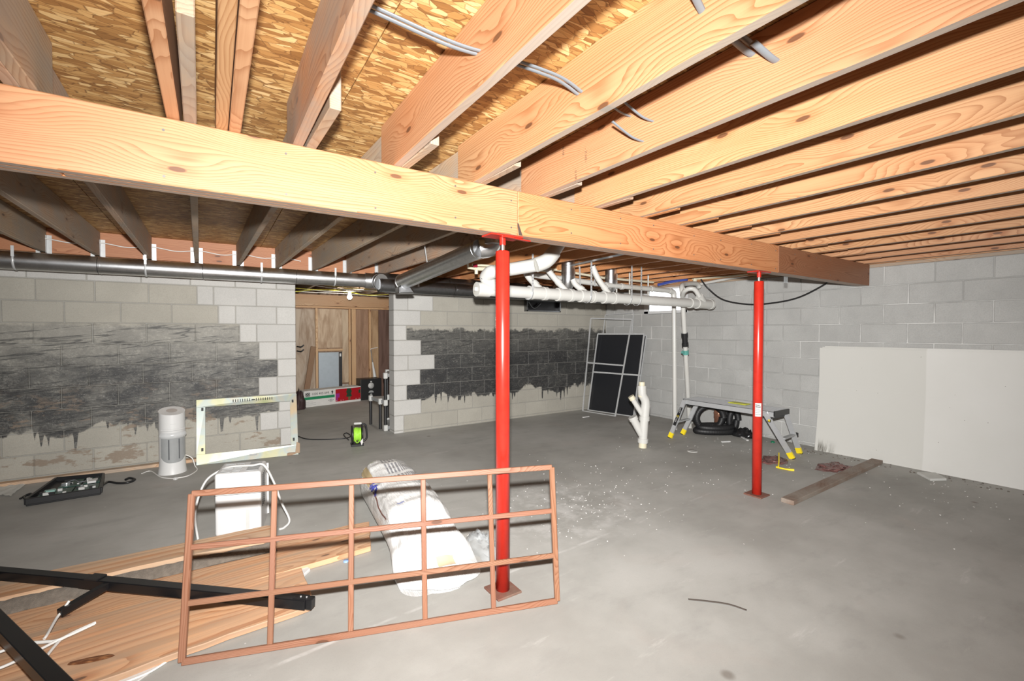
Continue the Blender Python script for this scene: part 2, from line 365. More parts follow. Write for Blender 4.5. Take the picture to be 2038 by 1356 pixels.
class MB:
    def __init__(s): s.v = []; s.f = []; s.sm = []; s.uv = {}
    def add(s, vs, fs, smooth=False):
        b = len(s.v); s.v += [Vector(p) for p in vs]
        for f in fs: s.f.append(tuple(i + b for i in f)); s.sm.append(smooth)
        return s
    def box(s, c, d, M=None):
        x, y, z = d[0] / 2, d[1] / 2, d[2] / 2; c = Vector(c)
        vs = [Vector((i, j, k)) for k in (-z, z) for j in (-y, y) for i in (-x, x)]
        if M is not None: vs = [M @ p for p in vs]
        return s.add([p + c for p in vs], [(0, 2, 3, 1), (4, 5, 7, 6), (0, 1, 5, 4), (1, 3, 7, 5), (3, 2, 6, 7), (2, 0, 4, 6)])
    def hexa(s, bot, top):
        return s.add(list(bot) + list(top), [(3, 2, 1, 0), (4, 5, 6, 7), (0, 1, 5, 4), (1, 2, 6, 5), (2, 3, 7, 6), (3, 0, 4, 7)])
    def tube(s, pts, r, n=12, caps=True, smooth=True, ell=None):
        pts = [Vector(p) for p in pts]; m = len(pts)
        rs = r if isinstance(r, (list, tuple)) else [r] * m
        T = []
        for i in range(m):
            a = pts[max(i - 1, 0)]; b = pts[min(i + 1, m - 1)]; d = (b - a)
            T.append(d.normalized() if d.length > 1e-9 else Vector((0, 0, 1)))
        up = Vector((0, 0, 1)) if abs(T[0].z) < 0.9 else Vector((1, 0, 0))
        u = T[0].cross(up).normalized(); vs = []
        for i in range(m):
            u = (u - T[i] * u.dot(T[i])).normalized(); v = T[i].cross(u)
            for k in range(n):
                a = 2 * math.pi * k / n
                eu, ev = (1, 1) if ell is None else ell
                vs.append(pts[i] + (u * math.cos(a) * eu + v * math.sin(a) * ev) * rs[i])
        fs = [(i * n + k, i * n + (k + 1) % n, (i + 1) * n + (k + 1) % n, (i + 1) * n + k) for i in range(m - 1) for k in range(n)]
        s.add(vs, fs, smooth)
        if caps:
            s.add([vs[k] for k in range(n)], [tuple(range(n))[::-1]]); s.add([vs[(m - 1) * n + k] for k in range(n)], [tuple(range(n))])
        return s
    def cyl(s, a, b, r, n=20, r2=None):
        return s.tube([a, b], [r, r if r2 is None else r2], n)
    def lathe(s, prof, n=24, M=None, smooth=True):
        M = M or Matrix(); vs = []
        for r, z in prof:
            for k in range(n):
                a = 2 * math.pi * k / n; vs.append(M @ Vector((r * math.cos(a), r * math.sin(a), z)))
        m = len(prof)
        s.add(vs, [(i * n + k, i * n + (k + 1) % n, (i + 1) * n + (k + 1) % n, (i + 1) * n + k) for i in range(m - 1) for k in range(n)], smooth)
        return s
    def bar(s, a, b, w, h, up=(0, 0, 1)):
        a = Vector(a); b = Vector(b); d = (b - a).normalized(); up = Vector(up); sd = d.cross(up).normalized(); u = sd.cross(d).normalized()
        q = lambda p: [p - sd * w / 2 - u * h / 2, p + sd * w / 2 - u * h / 2, p + sd * w / 2 + u * h / 2, p - sd * w / 2 + u * h / 2]
        A, B = q(a), q(b)
        return s.add(A + B, [(0, 1, 2, 3)[::-1], (4, 5, 6, 7), (0, 1, 5, 4), (1, 2, 6, 5), (2, 3, 7, 6), (3, 0, 4, 7)])
    def prism(s, poly, off):
        n = len(poly); off = Vector(off); poly = [Vector(p) for p in poly]
        s.add(poly + [p + off for p in poly], [tuple(range(n))[::-1], tuple(range(n, 2 * n))] + [(i, (i + 1) % n, n + (i + 1) % n, n + i) for i in range(n)])
        return s
    def grid(s, fn, nu, nv, wu=False, wv=False, smooth=True):
        b = len(s.v); vs = [fn(i / (nu if wu else nu - 1), j / (nv if wv else nv - 1)) for i in range(nu) for j in range(nv)]
        fs = [(i * nv + j, ((i + 1) % nu) * nv + j, ((i + 1) % nu) * nv + (j + 1) % nv, i * nv + (j + 1) % nv) for i in range(nu if wu else nu - 1) for j in range(nv if wv else nv - 1)]
        for i in range(nu):
            for j in range(nv): s.uv[b + i * nv + j] = (i / (nu if wu else nu - 1), j / (nv if wv else nv - 1))
        return s.add(vs, fs, smooth)
    def mesh(s, name, bev=0.0, seg=1, fix=True):
        me = bpy.data.meshes.new(name); me.from_pydata([tuple(p) for p in s.v], [], s.f); me.polygons.foreach_set('use_smooth', s.sm)
        if s.uv:
            l = me.uv_layers.new(name='UVMap')
            for lp in me.loops: l.data[lp.index].uv = s.uv.get(lp.vertex_index, (0, 0))
        if bev or fix:
            bm = bmesh.new(); bm.from_mesh(me)
            if bev:
                bmesh.ops.remove_doubles(bm, verts=bm.verts, dist=1e-6)
                bmesh.ops.bevel(bm, geom=[e for e in bm.edges if len(e.link_faces) == 2 and e.calc_face_angle(0) > 0.5], offset=bev, segments=seg, affect='EDGES', profile=0.5)
            bmesh.ops.recalc_face_normals(bm, faces=bm.faces); bm.to_mesh(me); bm.free()
        me.update(); return me
    def build(s, name, mat, parent=None, bev=0.0, seg=1, color=None, M=None, fix=True):
        return link(name, s.mesh(name, bev, seg, fix), mat, parent, M, color)
MC = {}
def boxmesh(L, W, H, mat, bev=0.003):
    k = (round(L, 4), round(W, 4), round(H, 4), mat.name, bev)
    if k not in MC:
        me = MB().box((0, 0, 0), (L, W, H)).mesh('piece', bev); me.materials.append(mat); MC[k] = me
    return MC[k]
def frameM(d, up, c):
    x = Vector(d).normalized(); y = Vector(up).cross(x).normalized(); z = x.cross(y)
    M = Matrix((x, y, z)).transposed().to_4x4(); M.translation = Vector(c); return M
def timber(name, a, b, w, h, mat=None, parent=None, color=(0.6, 0.4, 0.2), up=(0, 0, 1), bev=0.003):
    a = Vector(a); b = Vector(b)
    return link(name, boxmesh((b - a).length, w, h, mat or WOOD, bev), None, parent, frameM(b - a, up, (a + b) / 2), color)
def spline(pts, n=8):
    pts = [Vector(p) for p in pts]; out = []
    for i in range(len(pts) - 1):
        p0 = pts[max(i - 1, 0)]; p1 = pts[i]; p2 = pts[i + 1]; p3 = pts[min(i + 2, len(pts) - 1)]
        for k in range(n):
            t = k / n
            out.append(0.5 * ((2 * p1) + (p2 - p0) * t + (2 * p0 - 5 * p1 + 4 * p2 - p3) * t * t + (3 * p1 - p0 - 3 * p2 + p3) * t ** 3))
    return out + [pts[-1]]
def textmesh(txt, size):
    cu = bpy.data.curves.new('lettering', 'FONT'); cu.body = txt; cu.size = size; cu.align_x = 'CENTER'; cu.align_y = 'CENTER'; cu.resolution_u = 2
    t = bpy.data.objects.new('lettering', cu); C.objects.link(t); dg = bpy.context.evaluated_depsgraph_get()
    me = bpy.data.meshes.new_from_object(t.evaluated_get(dg)); bpy.data.objects.remove(t); me.materials.clear(); return me
def text(name, txt, size, M, mat, parent, sx=1.0):
    me = textmesh(txt, size)
    for v in me.vertices: v.co.x *= sx
    return link(name, me, mat, parent, M)

# ------------------------------------------------------------------ the room
WY, WX = 6.03, 6.12            # back wall and right wall planes
JB, JT = 2.157, 2.392          # joist underside, subfloor underside
CH, CZ0, BL = 0.2085, 0.036, 0.417
XJL, XJR = 0.851, 2.065        # doorway jambs

fo = MB().box((1.0, 3.0, -0.075), (10.8, 14.4, 0.15)).build('floor', FLOORM); tag(fo, 'grey stained concrete basement floor slab', None, None, 'structure')

# --- block walls: a mortar core with every block as a piece of its own
def mortar_core(boxes, name, mat):
    m = MB()
    for a, b in boxes:
        a = Vector(a); b = Vector(b); m.box((a + b) / 2, b - a)
    return m.build(name, mat)
wb = mortar_core([((-4.4, WY + 0.007, -0.01), (XJL - 0.007, WY + 0.2, 2.119)), ((XJR + 0.007, WY + 0.007, -0.01), (WX + 0.3, WY + 0.2, 2.119))], 'wall_back', JOINT_OLD)
tag(wb, 'concrete block wall with black tar stains and a doorway', None, None, 'structure')
WIN = (4.30, 5.14, 1.704, 2.121)
wr = mortar_core([((WX + 0.007, -2.2, -0.01), (WX + 0.2, WIN[0], 2.119)), ((WX + 0.007, WIN[1], -0.01), (WX + 0.2, WY + 0.1, 2.119)),
                  ((WX + 0.007, WIN[0], -0.01), (WX + 0.2, WIN[1], WIN[2] - 0.004))], 'wall_right', MORTAR_L)
tag(wr, 'plain grey concrete block wall behind the leaning drywall', None, None, 'structure')
def lay(parent, ax, a, b, z0, z1, mat, depth=0.06, full=False):
    g = 0.0042
    if b - a < 0.03: return
    L = b - a - 2 * g; H = z1 - z0 - 2 * g; c = (a + b) / 2
    jx, jz = random.uniform(-.0015, .0015), random.uniform(-.001, .001); D = 0.2 if full else depth; out = random.uniform(-.002, .002)
    if ax == 0: M = Matrix.Translation((c + jx, WY + D / 2 + out, (z0 + z1) / 2 + jz))
    else: M = Matrix.Translation((WX + D / 2 + out, c + jx, (z0 + z1) / 2 + jz)) @ Matrix.Rotation(R(90), 4, 'Z')
    link('block', boxmesh(L, D, H, mat, 0.004), None, parent, M)
rows = [(0.0, CZ0)] + [(CZ0 + k * CH, CZ0 + (k + 1) * CH) for k in range(10)]
# where the newer blocks stop, course by course from the floor (pixels of the photo on the wall plane)
LB = [556, 556, 516, 554, 514, 552, 515, 477, 435, 393, -40]
RB = [803, 803, 838, 809, 836, 865, 838, 809, 837, 862, 1010]
for k, (z0, z1) in enumerate(rows):
    zm = (z0 + z1) / 2
    bx = pl(LB[k], 660, 1, WY).x if LB[k] > 0 else -4.3
    # new blocks from the boundary to the jamb
    x = XJL; first = True
    while x - bx > 0.06:
        a = max(bx, x - BL) if x - BL - bx > -0.16 else bx
        if first and k % 2 == 0: a = max(bx, x - BL / 2)
        if x - a > BL * 1.3: a = x - BL
        lay(wb, 0, a, x, z0, z1, BLK_NEW, full=first); first = False; x = a
    while x > -4.2:
        lay(wb, 0, x - BL, x, z0, z1, BLK_OLD); x -= BL
    bx = pl(RB[k], 660, 1, WY).x; x = XJR; first = True
    while bx - x > 0.06:
        b = min(bx, x + BL)
        if bx - b < 0.12: b = bx
        if first and k % 2 == 1: b = min(bx, x + BL / 2)
        lay(wb, 0, x, b, z0, z1, BLK_NEW, full=first); first = False; x = b
    while x < WX - 0.02:
        b = min(x + BL, WX); lay(wb, 0, x, b, z0, z1, BLK_OLD); x = b
    y = WY
    if k % 2: y += BL / 2
    while y > -2.0:
        a, b = y - BL, min(y, WY); y -= BL
        if z0 > WIN[2] - 0.05 and b > WIN[0] and a < WIN[1]:
            if b > WIN[1]: lay(wr, 1, WIN[1], b, z0, z1, BLK_GREY)
            if a < WIN[0]: lay(wr, 1, a, WIN[0], z0, z1, BLK_GREY)
        else: lay(wr, 1, a, b, z0, z1, BLK_GREY)

# --- ceiling: strand board panels, joists, rim boards, hangers
ce = MB().box((1.0, 3.9, JT + 0.055), (10.8, 12.4, 0.07)).build('ceiling', OSB); tag(ce, 'strand board subfloor on wooden joists', None, None, 'structure')
for j in range(5):
    for i in range(-1, 10):
        x0 = -4.4 + i * 1.22 + 0.0; y0 = -2.3 + (j + (0.5 if i % 2 else 0)) * 2.44
        if x0 > WX or x0 < -4.5: continue
        link('osb_panel', boxmesh(1.217, 2.437, 0.018, OSB, 0.002), None, ce, Matrix.Translation((x0 + .61, y0 + 1.22, JT + 0.009 + 0.0004 * ((i + j) % 2))))
P_OR = (0.46, 0.255, 0.130); P_LT = (0.50, 0.30, 0.16); P_GR = (0.42, 0.30, 0.20); P_RD = (0.55, 0.27, 0.12)
def jit(c, a=0.08): k = 1 + random.uniform(-a, a); return (c[0] * k, c[1] * k * (1 + random.uniform(-.04, .04)), c[2] * k)
JW, JH = 0.038, 0.235; ZC = (JB + JT) / 2 - 0.0005
near_x = [-1.30, -0.90, -0.461, -0.106, 0.038] + [0.296 + 0.4075 * k for k in range(15)]
NJ = []
for i, x in enumerate(near_x):
    if x > WX - 0.03: continue
    c = P_GR if x < -0.2 else (P_LT if x < 0.2 else P_OR)
    NJ.append(None); NJ[-1] = timber('joist', (x, -1.9, ZC), (x, 2.16, ZC), JW, JH, WOODD if -0.6 < x < -0.3 or 0.25 < x < 0.4 else (WOODE if x > 0.5 else WOOD), ce, jit(c))
timber('joist', (0.0795, -1.9, ZC), (0.0795, 2.16, ZC), JW, JH, WOOD, ce, jit(P_LT))
# far joists: lapped beside the near ones over the beam, hung on the rim at the back wall
far_x = [(-1.33 - 0.40 * k, -1.31 - 0.4 * k, 1.75) for k in (4, 3, 2, 1, 0)] + [(-0.945, -0.93, 1.8), (-0.499, -0.53, 1.7), (-0.057, -0.13, 1.32), (0.345, 0.255, 1.60), (0.742, 0.645, 1.68), (1.149, 1.045, 1.69), (1.557, 1.45, 1.73), (1.964, 1.855, 1.75)]
far_x += [(0.296 + 0.4075 * k + 0.039, 0.255 + 0.4035 * k, 1.74) for k in range(5, 15)]
HW = []
for xa, xb, ye in far_x:
    if xa > WX - 0.04: continue
    dx = (xb - xa) / (5.985 - 2.0); xe = xa + dx * (ye - 2.0); grey = xb < 1.9
    jo = timber('joist', (xe, ye, ZC), (xb, 5.985, ZC), JW, JH, WOODD if grey else WOOD, ce, jit(P_GR if grey else P_RD))
    HW.append((xb, jo))
# rim boards above the back wall, on both sides of the doorway line, and the sill plates
RIM = timber('rim_board', (-4.4, 6.008, ZC), (WX, 6.008, ZC), 0.04, JH, WOOD, ce, (0.40, 0.18, 0.085))
timber('sill_plate', (-4.4, 6.12, 2.138), (XJL, 6.12, 2.138), 0.18, 0.036, WOOD, ce, P_GR)
timber('sill_plate', (XJR, 6.12, 2.138), (WX, 6.12, 2.138), 0.18, 0.036, WOOD, ce, P_GR)
timber('sill_plate', (WX + 0.085, -1.9, 2.138), (WX + 0.085, 6.0, 2.138), 0.16, 0.036, WOODD, ce, P_GR)
timber('rim_board', (WX + 0.03, -1.9, ZC), (WX + 0.03, 5.98, ZC), 0.04, JH, WOOD, ce, P_OR)
for xb, jo in HW:
    if xb > 2.0 or xb < -1.6: continue
    for s in (-1, 1):
        m = MB(); xs = xb + s * (JW / 2 + 0.0017)
        m.box((xs, 5.968, 2.232), (0.0024, 0.038, 0.165)); m.box((xs + s * 0.017, 5.9865, 2.232), (0.034, 0.002, 0.175))
        m.box((xb, 5.968, JB - 0.0013), (JW + 0.006, 0.036, 0.0024))
        for q in range(5):
            m.cyl((xs + s * 0.012, 5.987, 2.165 + q * .034), (xs + s * 0.012, 5.983, 2.165 + q * .034), 0.003, 6)
        m.build('joist_hanger', HANGER, jo)

# --- back room seen through the doorway
BR = 9.75
pw = MB().box((2.2, BR + 0.06, 1.19), (4.6, 0.08, 2.4)).build('wall_storage_room', PLY, color=(0.30, 0.2, 0.13)); tag(pw, 'unfinished wooden partition of the storage room', None, None, 'structure')
def bp(x, y, Y=BR): return pl(x, y, 1, Y)
def panel(x0, x1, y0, y1, col, dep=0.014, name='plywood_panel', mat=None):
    a = bp(x0, y1); b = bp(x1, y0)
    z0 = max(a.z, 0.0) if y1 < 800 else 0.0
    me = MB().box((0, 0, 0), (b.x - a.x, dep, b.z - z0)).mesh('panel', 0.002)
    return link(name, me, mat or PLY, pw, Matrix.Translation(((a.x + b.x) / 2, BR + 0.02 - dep / 2, (z0 + b.z) / 2)), col)
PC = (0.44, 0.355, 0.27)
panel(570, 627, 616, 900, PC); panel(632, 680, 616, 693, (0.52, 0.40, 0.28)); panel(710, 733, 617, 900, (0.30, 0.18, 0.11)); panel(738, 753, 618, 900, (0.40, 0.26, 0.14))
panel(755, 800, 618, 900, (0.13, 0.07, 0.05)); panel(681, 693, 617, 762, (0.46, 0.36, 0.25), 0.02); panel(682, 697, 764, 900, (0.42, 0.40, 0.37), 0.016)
for x0, x1 in ((627.5, 632), (693.5, 697), (699, 707.5), (733.5, 737.5)):
    a = bp(x0, 700); b = bp(x1, 700)
    timber('stud', ((a.x + b.x) / 2, BR - 0.02, 0.0), ((a.x + b.x) / 2, BR - 0.02, bp(640, 614).z), 0.06, b.x - a.x, WOOD, pw, (0.5, 0.34, 0.19), up=(1, 0, 0))
a, b = bp(632, 697), bp(682, 699); timber('stud', (a.x, BR - 0.02, a.z), (b.x, BR - 0.02, a.z), 0.06, 0.04, WOOD, pw, (0.5, 0.34, 0.19))
zt, zb = bp(640, 612).z, bp(640, 590).z
timber('top_plate', (0.2, BR - 0.02, zt), (4.4, BR - 0.02, zt), 0.09, 0.036, WOOD, pw, (0.5, 0.32, 0.17))
hb = timber('header_beam', (0.2, BR - 0.06, (zt + 0.02 + zb) / 2 + 0.012), (4.4, BR - 0.06, (zt + 0.02 + zb) / 2 + 0.012), 0.08, zb - zt - 0.0, WOOD, pw, (0.42, 0.27, 0.15))
for k in range(11):
    x = 0.2 + 0.4 * k
    timber('joist', (x, 6.20, ZC), (x, 10.0, ZC), JW, JH, WOODD, ce, jit(P_GR))
ws = MB().box((4.45, 8.0, 1.07), (0.1, 3.5, 2.14)).build('wall_storage_side', BLK_GREY); tag(ws, 'side wall of the storage room', None, None, 'structure')
ws2 = MB().box((0.05, 8.0, 1.07), (0.1, 3.5, 2.14)).build('wall_storage_far_side', BLK_GREY); tag(ws2, 'other side wall of the storage room', None, None, 'structure')
# steel panel standing in the framed opening
st = thing('metal_door_leaf', 'pale blue-grey sheet panel standing in the framed opening of the storage room', 'door leaf', (1.9, BR - 0.05, 0))
a, b = bp(634, 702, BR - .02), bp(675, 790, BR - .02); MB().box(((a.x + b.x) / 2, BR - 0.012, a.z / 2 + 0.0), (b.x - a.x, 0.012, a.z)).build('sheet', pm('blue_grey_sheet', (0.36, 0.41, 0.45), 0.4, 0.2), st, 0.002)
a2 = bp(681, 702, BR - .02); MB().box(((b.x + a2.x) / 2 + 0.003, BR - 0.010, a.z / 2), (a2.x - b.x - 0.006, 0.016, a.z)).build('edge_strip', BLACK, st)
MB().box((b.x + 0.03, BR - 0.022, a.z - 0.06), (0.03, 0.01, 0.06)).build('latch', WHITEP, st)
# leaning stud
timber('leaning_board', (1.475, 9.46, 0.02), pl(624, 690, 1, BR - 0.12), 0.10, 0.036, WOOD, None, (0.20, 0.115, 0.055), up=(0, -1, 0)); tag(bpy.data.objects['leaning_board'], 'brown board leaning on the plywood partition behind the carton', 'board')
# bulb
lb = thing('ceiling_bulb', 'bare glowing light bulb in a white porcelain holder in the storage room', 'light bulb', pl(696, 590, 1, 8.15) + Vector((0, 0, 0.1)))
BP = pl(696, 589, 1, 8.15)
MB().lathe([(0.001, 0.09), (0.05, 0.09), (0.05, 0.075), (0.03, 0.06), (0.025, 0.035)], 18, Matrix.Translation(BP)).build('lamp_holder', WHITEP, lb)
MB().lathe([(0.016, 0.045), (0.018, 0.03), (0.03, 0.01), (0.042, -0.018), (0.036, -0.045), (0.016, -0.060), (0.001, -0.062)], 18, Matrix.Translation(BP)).build('bulb', glow('bulb_glass', (1, 0.97, 0.9), 60), lb)
bl = bpy.data.lights.new('bulb_light', 'POINT'); bl.energy = 17; bl.shadow_soft_size = 0.04; bl.color = (1, 0.94, 0.85)
bo = bpy.data.objects.new('bulb_light', bl); C.objects.link(bo); bo.location = BP + Vector((0, 0, -0.12))
cb = MB().box(BP + Vector((0, 0, 0.105)), (0.11, 0.05, 0.03)).build('junction_box', WHITEP, lb, 0.003)
MB().bar(BP + Vector((-0.25, 0, .13)), BP + Vector((0.25, 0, .13)), 0.06, 0.02).build('mounting_strap', WOODD, lb)
for i in range(7):
    y = 7.0 + 0.3 * i; z = JB - 0.006; pts = [(0.25 + 0.45 * k, y + 0.22 * math.sin(k * 1.7 + i), z - 0.05 * abs(math.sin(k * 2.1 + i * 1.3))) for k in range(10)]
    o = MB().tube(spline(pts, 6), 0.007, 6).build('electrical_cable', CABLEY if i % 2 else CABLEW)
    tag(o, ('yellow' if i % 2 else 'white') + ' electrical cable strung under the storage room joists', 'cable', ('yellow' if i % 2 else 'white') + ' storage room cables')

# --- window in the right wall
wn = MB(); y0, y1, z0, z1 = WIN
for a, b in (((y0, z0), (y1, z0 + 0.045)), ((y0, z1 - 0.03), (y1, z1)), ((y0, z0), (y0 + 0.05, z1)), ((y1 - 0.09, z0), (y1, z1))):
    wn.box((WX + 0.02, (a[0] + b[0]) / 2, (a[1] + b[1]) / 2), (0.06, b[0] - a[0], b[1] - a[1]))
wo = wn.build('window_1', pm('white_vinyl', (0.62, 0.63, 0.63), 0.4), None, 0.003); tag(wo, 'small bright basement window behind the white drain pipes', None, None, 'structure')
MB().box((WX + 0.03, (y0 + y1) / 2, (z0 + z1) / 2), (0.006, y1 - y0 - 0.06, z1 - z0 - 0.04)).build('pane', glow('daylit_frosted_pane', (0.95, 0.98, 1.0), 3.0), wo)
MB().box((WX + 0.004, y1 - 0.10, (z0 + z1) / 2), (0.02, 0.012, z1 - z0 - 0.05)).build('sash_bar', GREYP, wo)

# ------------------------------------------------------------------ main beam and columns
bmth = thing('main_beam', 'long built-up wooden beam carried by the two red steel columns', 'beam', (1.0, 2.045, 1.922))
BZ = (1.921 + 2.1565) / 2
SPL = [(-4.3, 1.36, 4.1, WX - 0.012), (-4.3, -0.4, 3.0, WX - 0.012), (-4.3, 1.3, 3.9, WX - 0.012)]
for k, yy in enumerate((2.005, 2.045, 2.085)):
    for a, b in zip(SPL[k][:-1], SPL[k][1:]):
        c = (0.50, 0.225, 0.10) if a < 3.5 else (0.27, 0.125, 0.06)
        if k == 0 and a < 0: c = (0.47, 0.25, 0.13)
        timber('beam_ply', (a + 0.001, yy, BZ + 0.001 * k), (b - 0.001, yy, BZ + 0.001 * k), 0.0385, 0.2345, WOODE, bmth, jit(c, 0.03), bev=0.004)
CP = [(1.300, 2.045), (3.895, 2.045)]
for i, (x, y) in enumerate(CP):
    t = thing('steel_column', ['red steel support column rising behind the wooden window grille', 'red steel support column with a white paper sticker beside the work platform'][i], 'column', (x, y, 0), 'red steel columns')
    MB().lathe([(0.0005, 0.012), (0.038, 0.012), (0.038, 1.835), (0.034, 1.84), (0.0005, 1.84)], 32, Matrix.Translation((x, y, 0))).build('shaft', RED, t)
    MB().lathe([(0.013, 1.84), (0.013, 1.875)], 14, Matrix.Translation((x, y, 0))).build('screw_jack', GALV, t)
    MB().lathe([(0.017, 1.872), (0.017, 1.912)], 14, Matrix.Translation((x, y, 0))).build('jack_head', RED, t)
    MB().box((x, y, 1.916), (0.20, 0.10, 0.008)).build('top_plate', RED, t, 0.001)
    MB().box((x, y, 0.006), (0.15, 0.15, 0.012)).build('base_plate', RUST, t, 0.002)
    if i:
        m = MB(); ang = math.atan2(-y, -x)
        m.grid(lambda u, v: Vector((x + 0.0388 * math.cos(ang - 0.50 + u * 1.3), y + 0.0388 * math.sin(ang - 0.50 + u * 1.3), 0.685 + v * 0.115)), 9, 3)
        m.build('paper_sticker', PAPER, t, fix=False)
        for q in range(6):
            m = MB(); zz = 0.70 + q * 0.016
            m.grid(lambda u, v: Vector((x + 0.0391 * math.cos(ang - 0.40 + u * (1.0 - .2 * (q % 2))), y + 0.0391 * math.sin(ang - 0.40 + u * (1.0 - .2 * (q % 2))), zz + v * (0.003 if q < 4 else .007))), 6, 2)
            m.build('printed_line', PRINTK, t, fix=False)
# small bar clamped under the beam by the near column
o = MB().bar((1.27, 1.985, 1.905), (1.48, 2.05, 1.913), 0.02, 0.006).build('strap_offcut', RED); tag(o, 'thin red steel strip under the beam beside the column head', 'strip')

# ------------------------------------------------------------------ ducts
def seams(m, a, b, r, ts, w=0.006, k=1.035):
    a = Vector(a); b = Vector(b); d = (b - a).normalized()
    for t in ts: p = a.lerp(b, t); m.cyl(p - d * w, p + d * w, r * k, 24)
DA, DB = Vector((-4.2, 5.86, 2.035)), Vector((1.62, 5.62, 2.035)); DR = 0.082
du = thing('round_duct', 'long shiny round sheet metal duct running along the tarred wall over the doorway', 'duct', DA.lerp(DB, 0.6))
cuts = [0.0, 0.15, 0.36, 0.57, 0.71, 0.86, 1.0]
for i in range(len(cuts) - 1):
    m = MB(); a, b = DA.lerp(DB, cuts[i]), DA.lerp(DB, cuts[i + 1]); m.cyl(a, b - (DB - DA).normalized() * 0.004, DR - 0.0008 * (i % 2), 32); seams(m, a, b, DR, (0.02,), 0.004, 1.02)
    m.build('duct_section', GALV, du)
for t in (0.475, 0.63, 0.80, 0.93):
    p = DA.lerp(DB, t); d = (DB - DA).normalized(); m = MB()
    pts = [p + Vector((0, -math.cos(a) * (DR + .003), math.sin(a) * (DR + .003))) for a in [R(-180 + 200 * k / 14) for k in range(15)]]
    m.tube(pts, 0.009, 6, ell=(0.2, 1.0)); m.bar(pts[-1], (pts[-1].x, pts[-1].y, JB), 0.02, 0.003, up=(0, 1, 0)); m.build('strap', HANGER, du)
# elbow boot at the end of the long duct
m = MB(); e0 = DB; m.tube([e0 - Vector((0.05, 0, 0)), e0 + Vector((0.03, -0.01, 0)), e0 + Vector((0.09, -0.05, -0.005)), e0 + Vector((0.11, -0.13, -0.02))], 0.095, 24); seams(m, e0 + Vector((0.09, -0.05, -0.005)), e0 + Vector((0.11, -0.13, -0.02)), 0.096, (0.3, 0.9))
m.build('elbow', GALV, du)
# slanting branch duct
q0 = pl(800, 562, 1, 4.45); q1 = pl(955, 495, 1, 3.28); q2 = pl(981, 489, 1, 3.22); q3 = pl(982, 440, 1, 3.20); q3.z = 2.30
bd = thing('branch_duct', 'slanting shiny branch duct with an elbow rising into the joists behind the beam', 'duct', (q0.x, q0.y, q0.z))
m = MB(); m.cyl(q0, q1, 0.078, 32); seams(m, q0, q1, 0.078, (0.0, 0.97)); m.bar(q0 + Vector((0.055, -0.055, 0.0)), q1 + Vector((0.055, -0.055, 0.0)), 0.006, 0.006); m.build('duct_pipe', GALV, bd)
m = MB(); m.tube(spline([q1, q1.lerp(q2, 0.5) + Vector((0.02, 0, 0.0)), q2 + Vector((0.02, 0, 0.05)), q3 - Vector((0, 0, 0.10))], 5), 0.081, 28); seams(m, q1, q2, 0.083, (0.1,)); m.build('elbow', GALV, bd)
m = MB(); m.cyl(q3 - Vector((0, 0, 0.17)), q3, 0.08, 28); seams(m, q3 - Vector((0, 0, .17)), q3, 0.081, (0.05,)); m.build('collar', GALV, bd)
dv = (q1 - q0).normalized(); p = q0.lerp(q1, 0.36); m = MB()
m.tube([p + Vector((0, 0.06, 0.30)), p + Vector((0, -0.02, 0.08)), p + Vector((0.02, -0.078, 0.0)), p + Vector((0.02, -0.06, -0.06))], 0.006, 6); m.build('strap', HANGER, bd)
m = MB(); p = q0 - dv * 0.0; m.hexa([p + Vector(v) for v in ((-0.06, -.08, -.12), (0.10, -.10, -.11), (0.14, .04, -.11), (-.05, .06, -.12))], [p + Vector(v) for v in ((-0.06, -.07, -.05), (0.06, -.09, -.05), (0.10, .05, -.05), (-.05, .07, -.05))]); m.build('boot', GALV_SHADED, bd, 0.012, 2)
# the two ducts that go on to the right, shade painted in as darker steel
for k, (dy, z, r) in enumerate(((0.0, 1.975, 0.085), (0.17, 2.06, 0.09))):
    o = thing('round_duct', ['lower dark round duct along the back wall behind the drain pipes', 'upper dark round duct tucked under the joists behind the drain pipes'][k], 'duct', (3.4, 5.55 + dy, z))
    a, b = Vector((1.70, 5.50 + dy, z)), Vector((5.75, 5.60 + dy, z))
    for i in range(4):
        m = MB(); p0, p1 = a.lerp(b, i / 4), a.lerp(b, (i + 1) / 4); m.cyl(p0, p1 - Vector((.004, 0, 0)), r, 28); seams(m, p0, p1, r, (0.03,)); m.build('duct_section', GALV_SHADED, o)
    for t in (0.12, 0.45, 0.8):
        p = a.lerp(b, t); m = MB(); m.bar((p.x, p.y - r - .003, z), (p.x, p.y - r - .003, JB), 0.022, 0.002, up=(0, 1, 0)); m.build('strap', HANGER, o)
# vertical stubs
def stub(px, py, Y, r, zb, lab, bend):
    p = pl(px, py, 1, Y); o = thing('vertical_duct', lab, 'duct', (p.x, Y, zb)); m = MB(); m.cyl((p.x, Y, zb + 0.10), (p.x, Y, 2.30), r, 28); seams(m, (p.x, Y, zb), (p.x, Y, 2.2), r, (0.5, 0.62), 0.005); m.build('duct_pipe', GALV, o)
    m = MB(); m.tube(spline([(p.x, Y, zb + 0.12), (p.x, Y + .01, zb + .05), (p.x + bend * .3, Y + 0.07, zb - 0.01), (p.x + bend, Y + 0.22, zb - .03)], 5), [r * 1.03 - .0005 * i for i in range(16)], 28); m.build('elbow', GALV, o)
stub(1131, 550, 3.97, 0.078, 1.93, 'shiny vertical duct dropping from the joists among the drain branches', 0.02)
stub(1216, 556, 4.13, 0.074, 1.95, 'second vertical duct with a bent lower elbow near the window', 0.05)
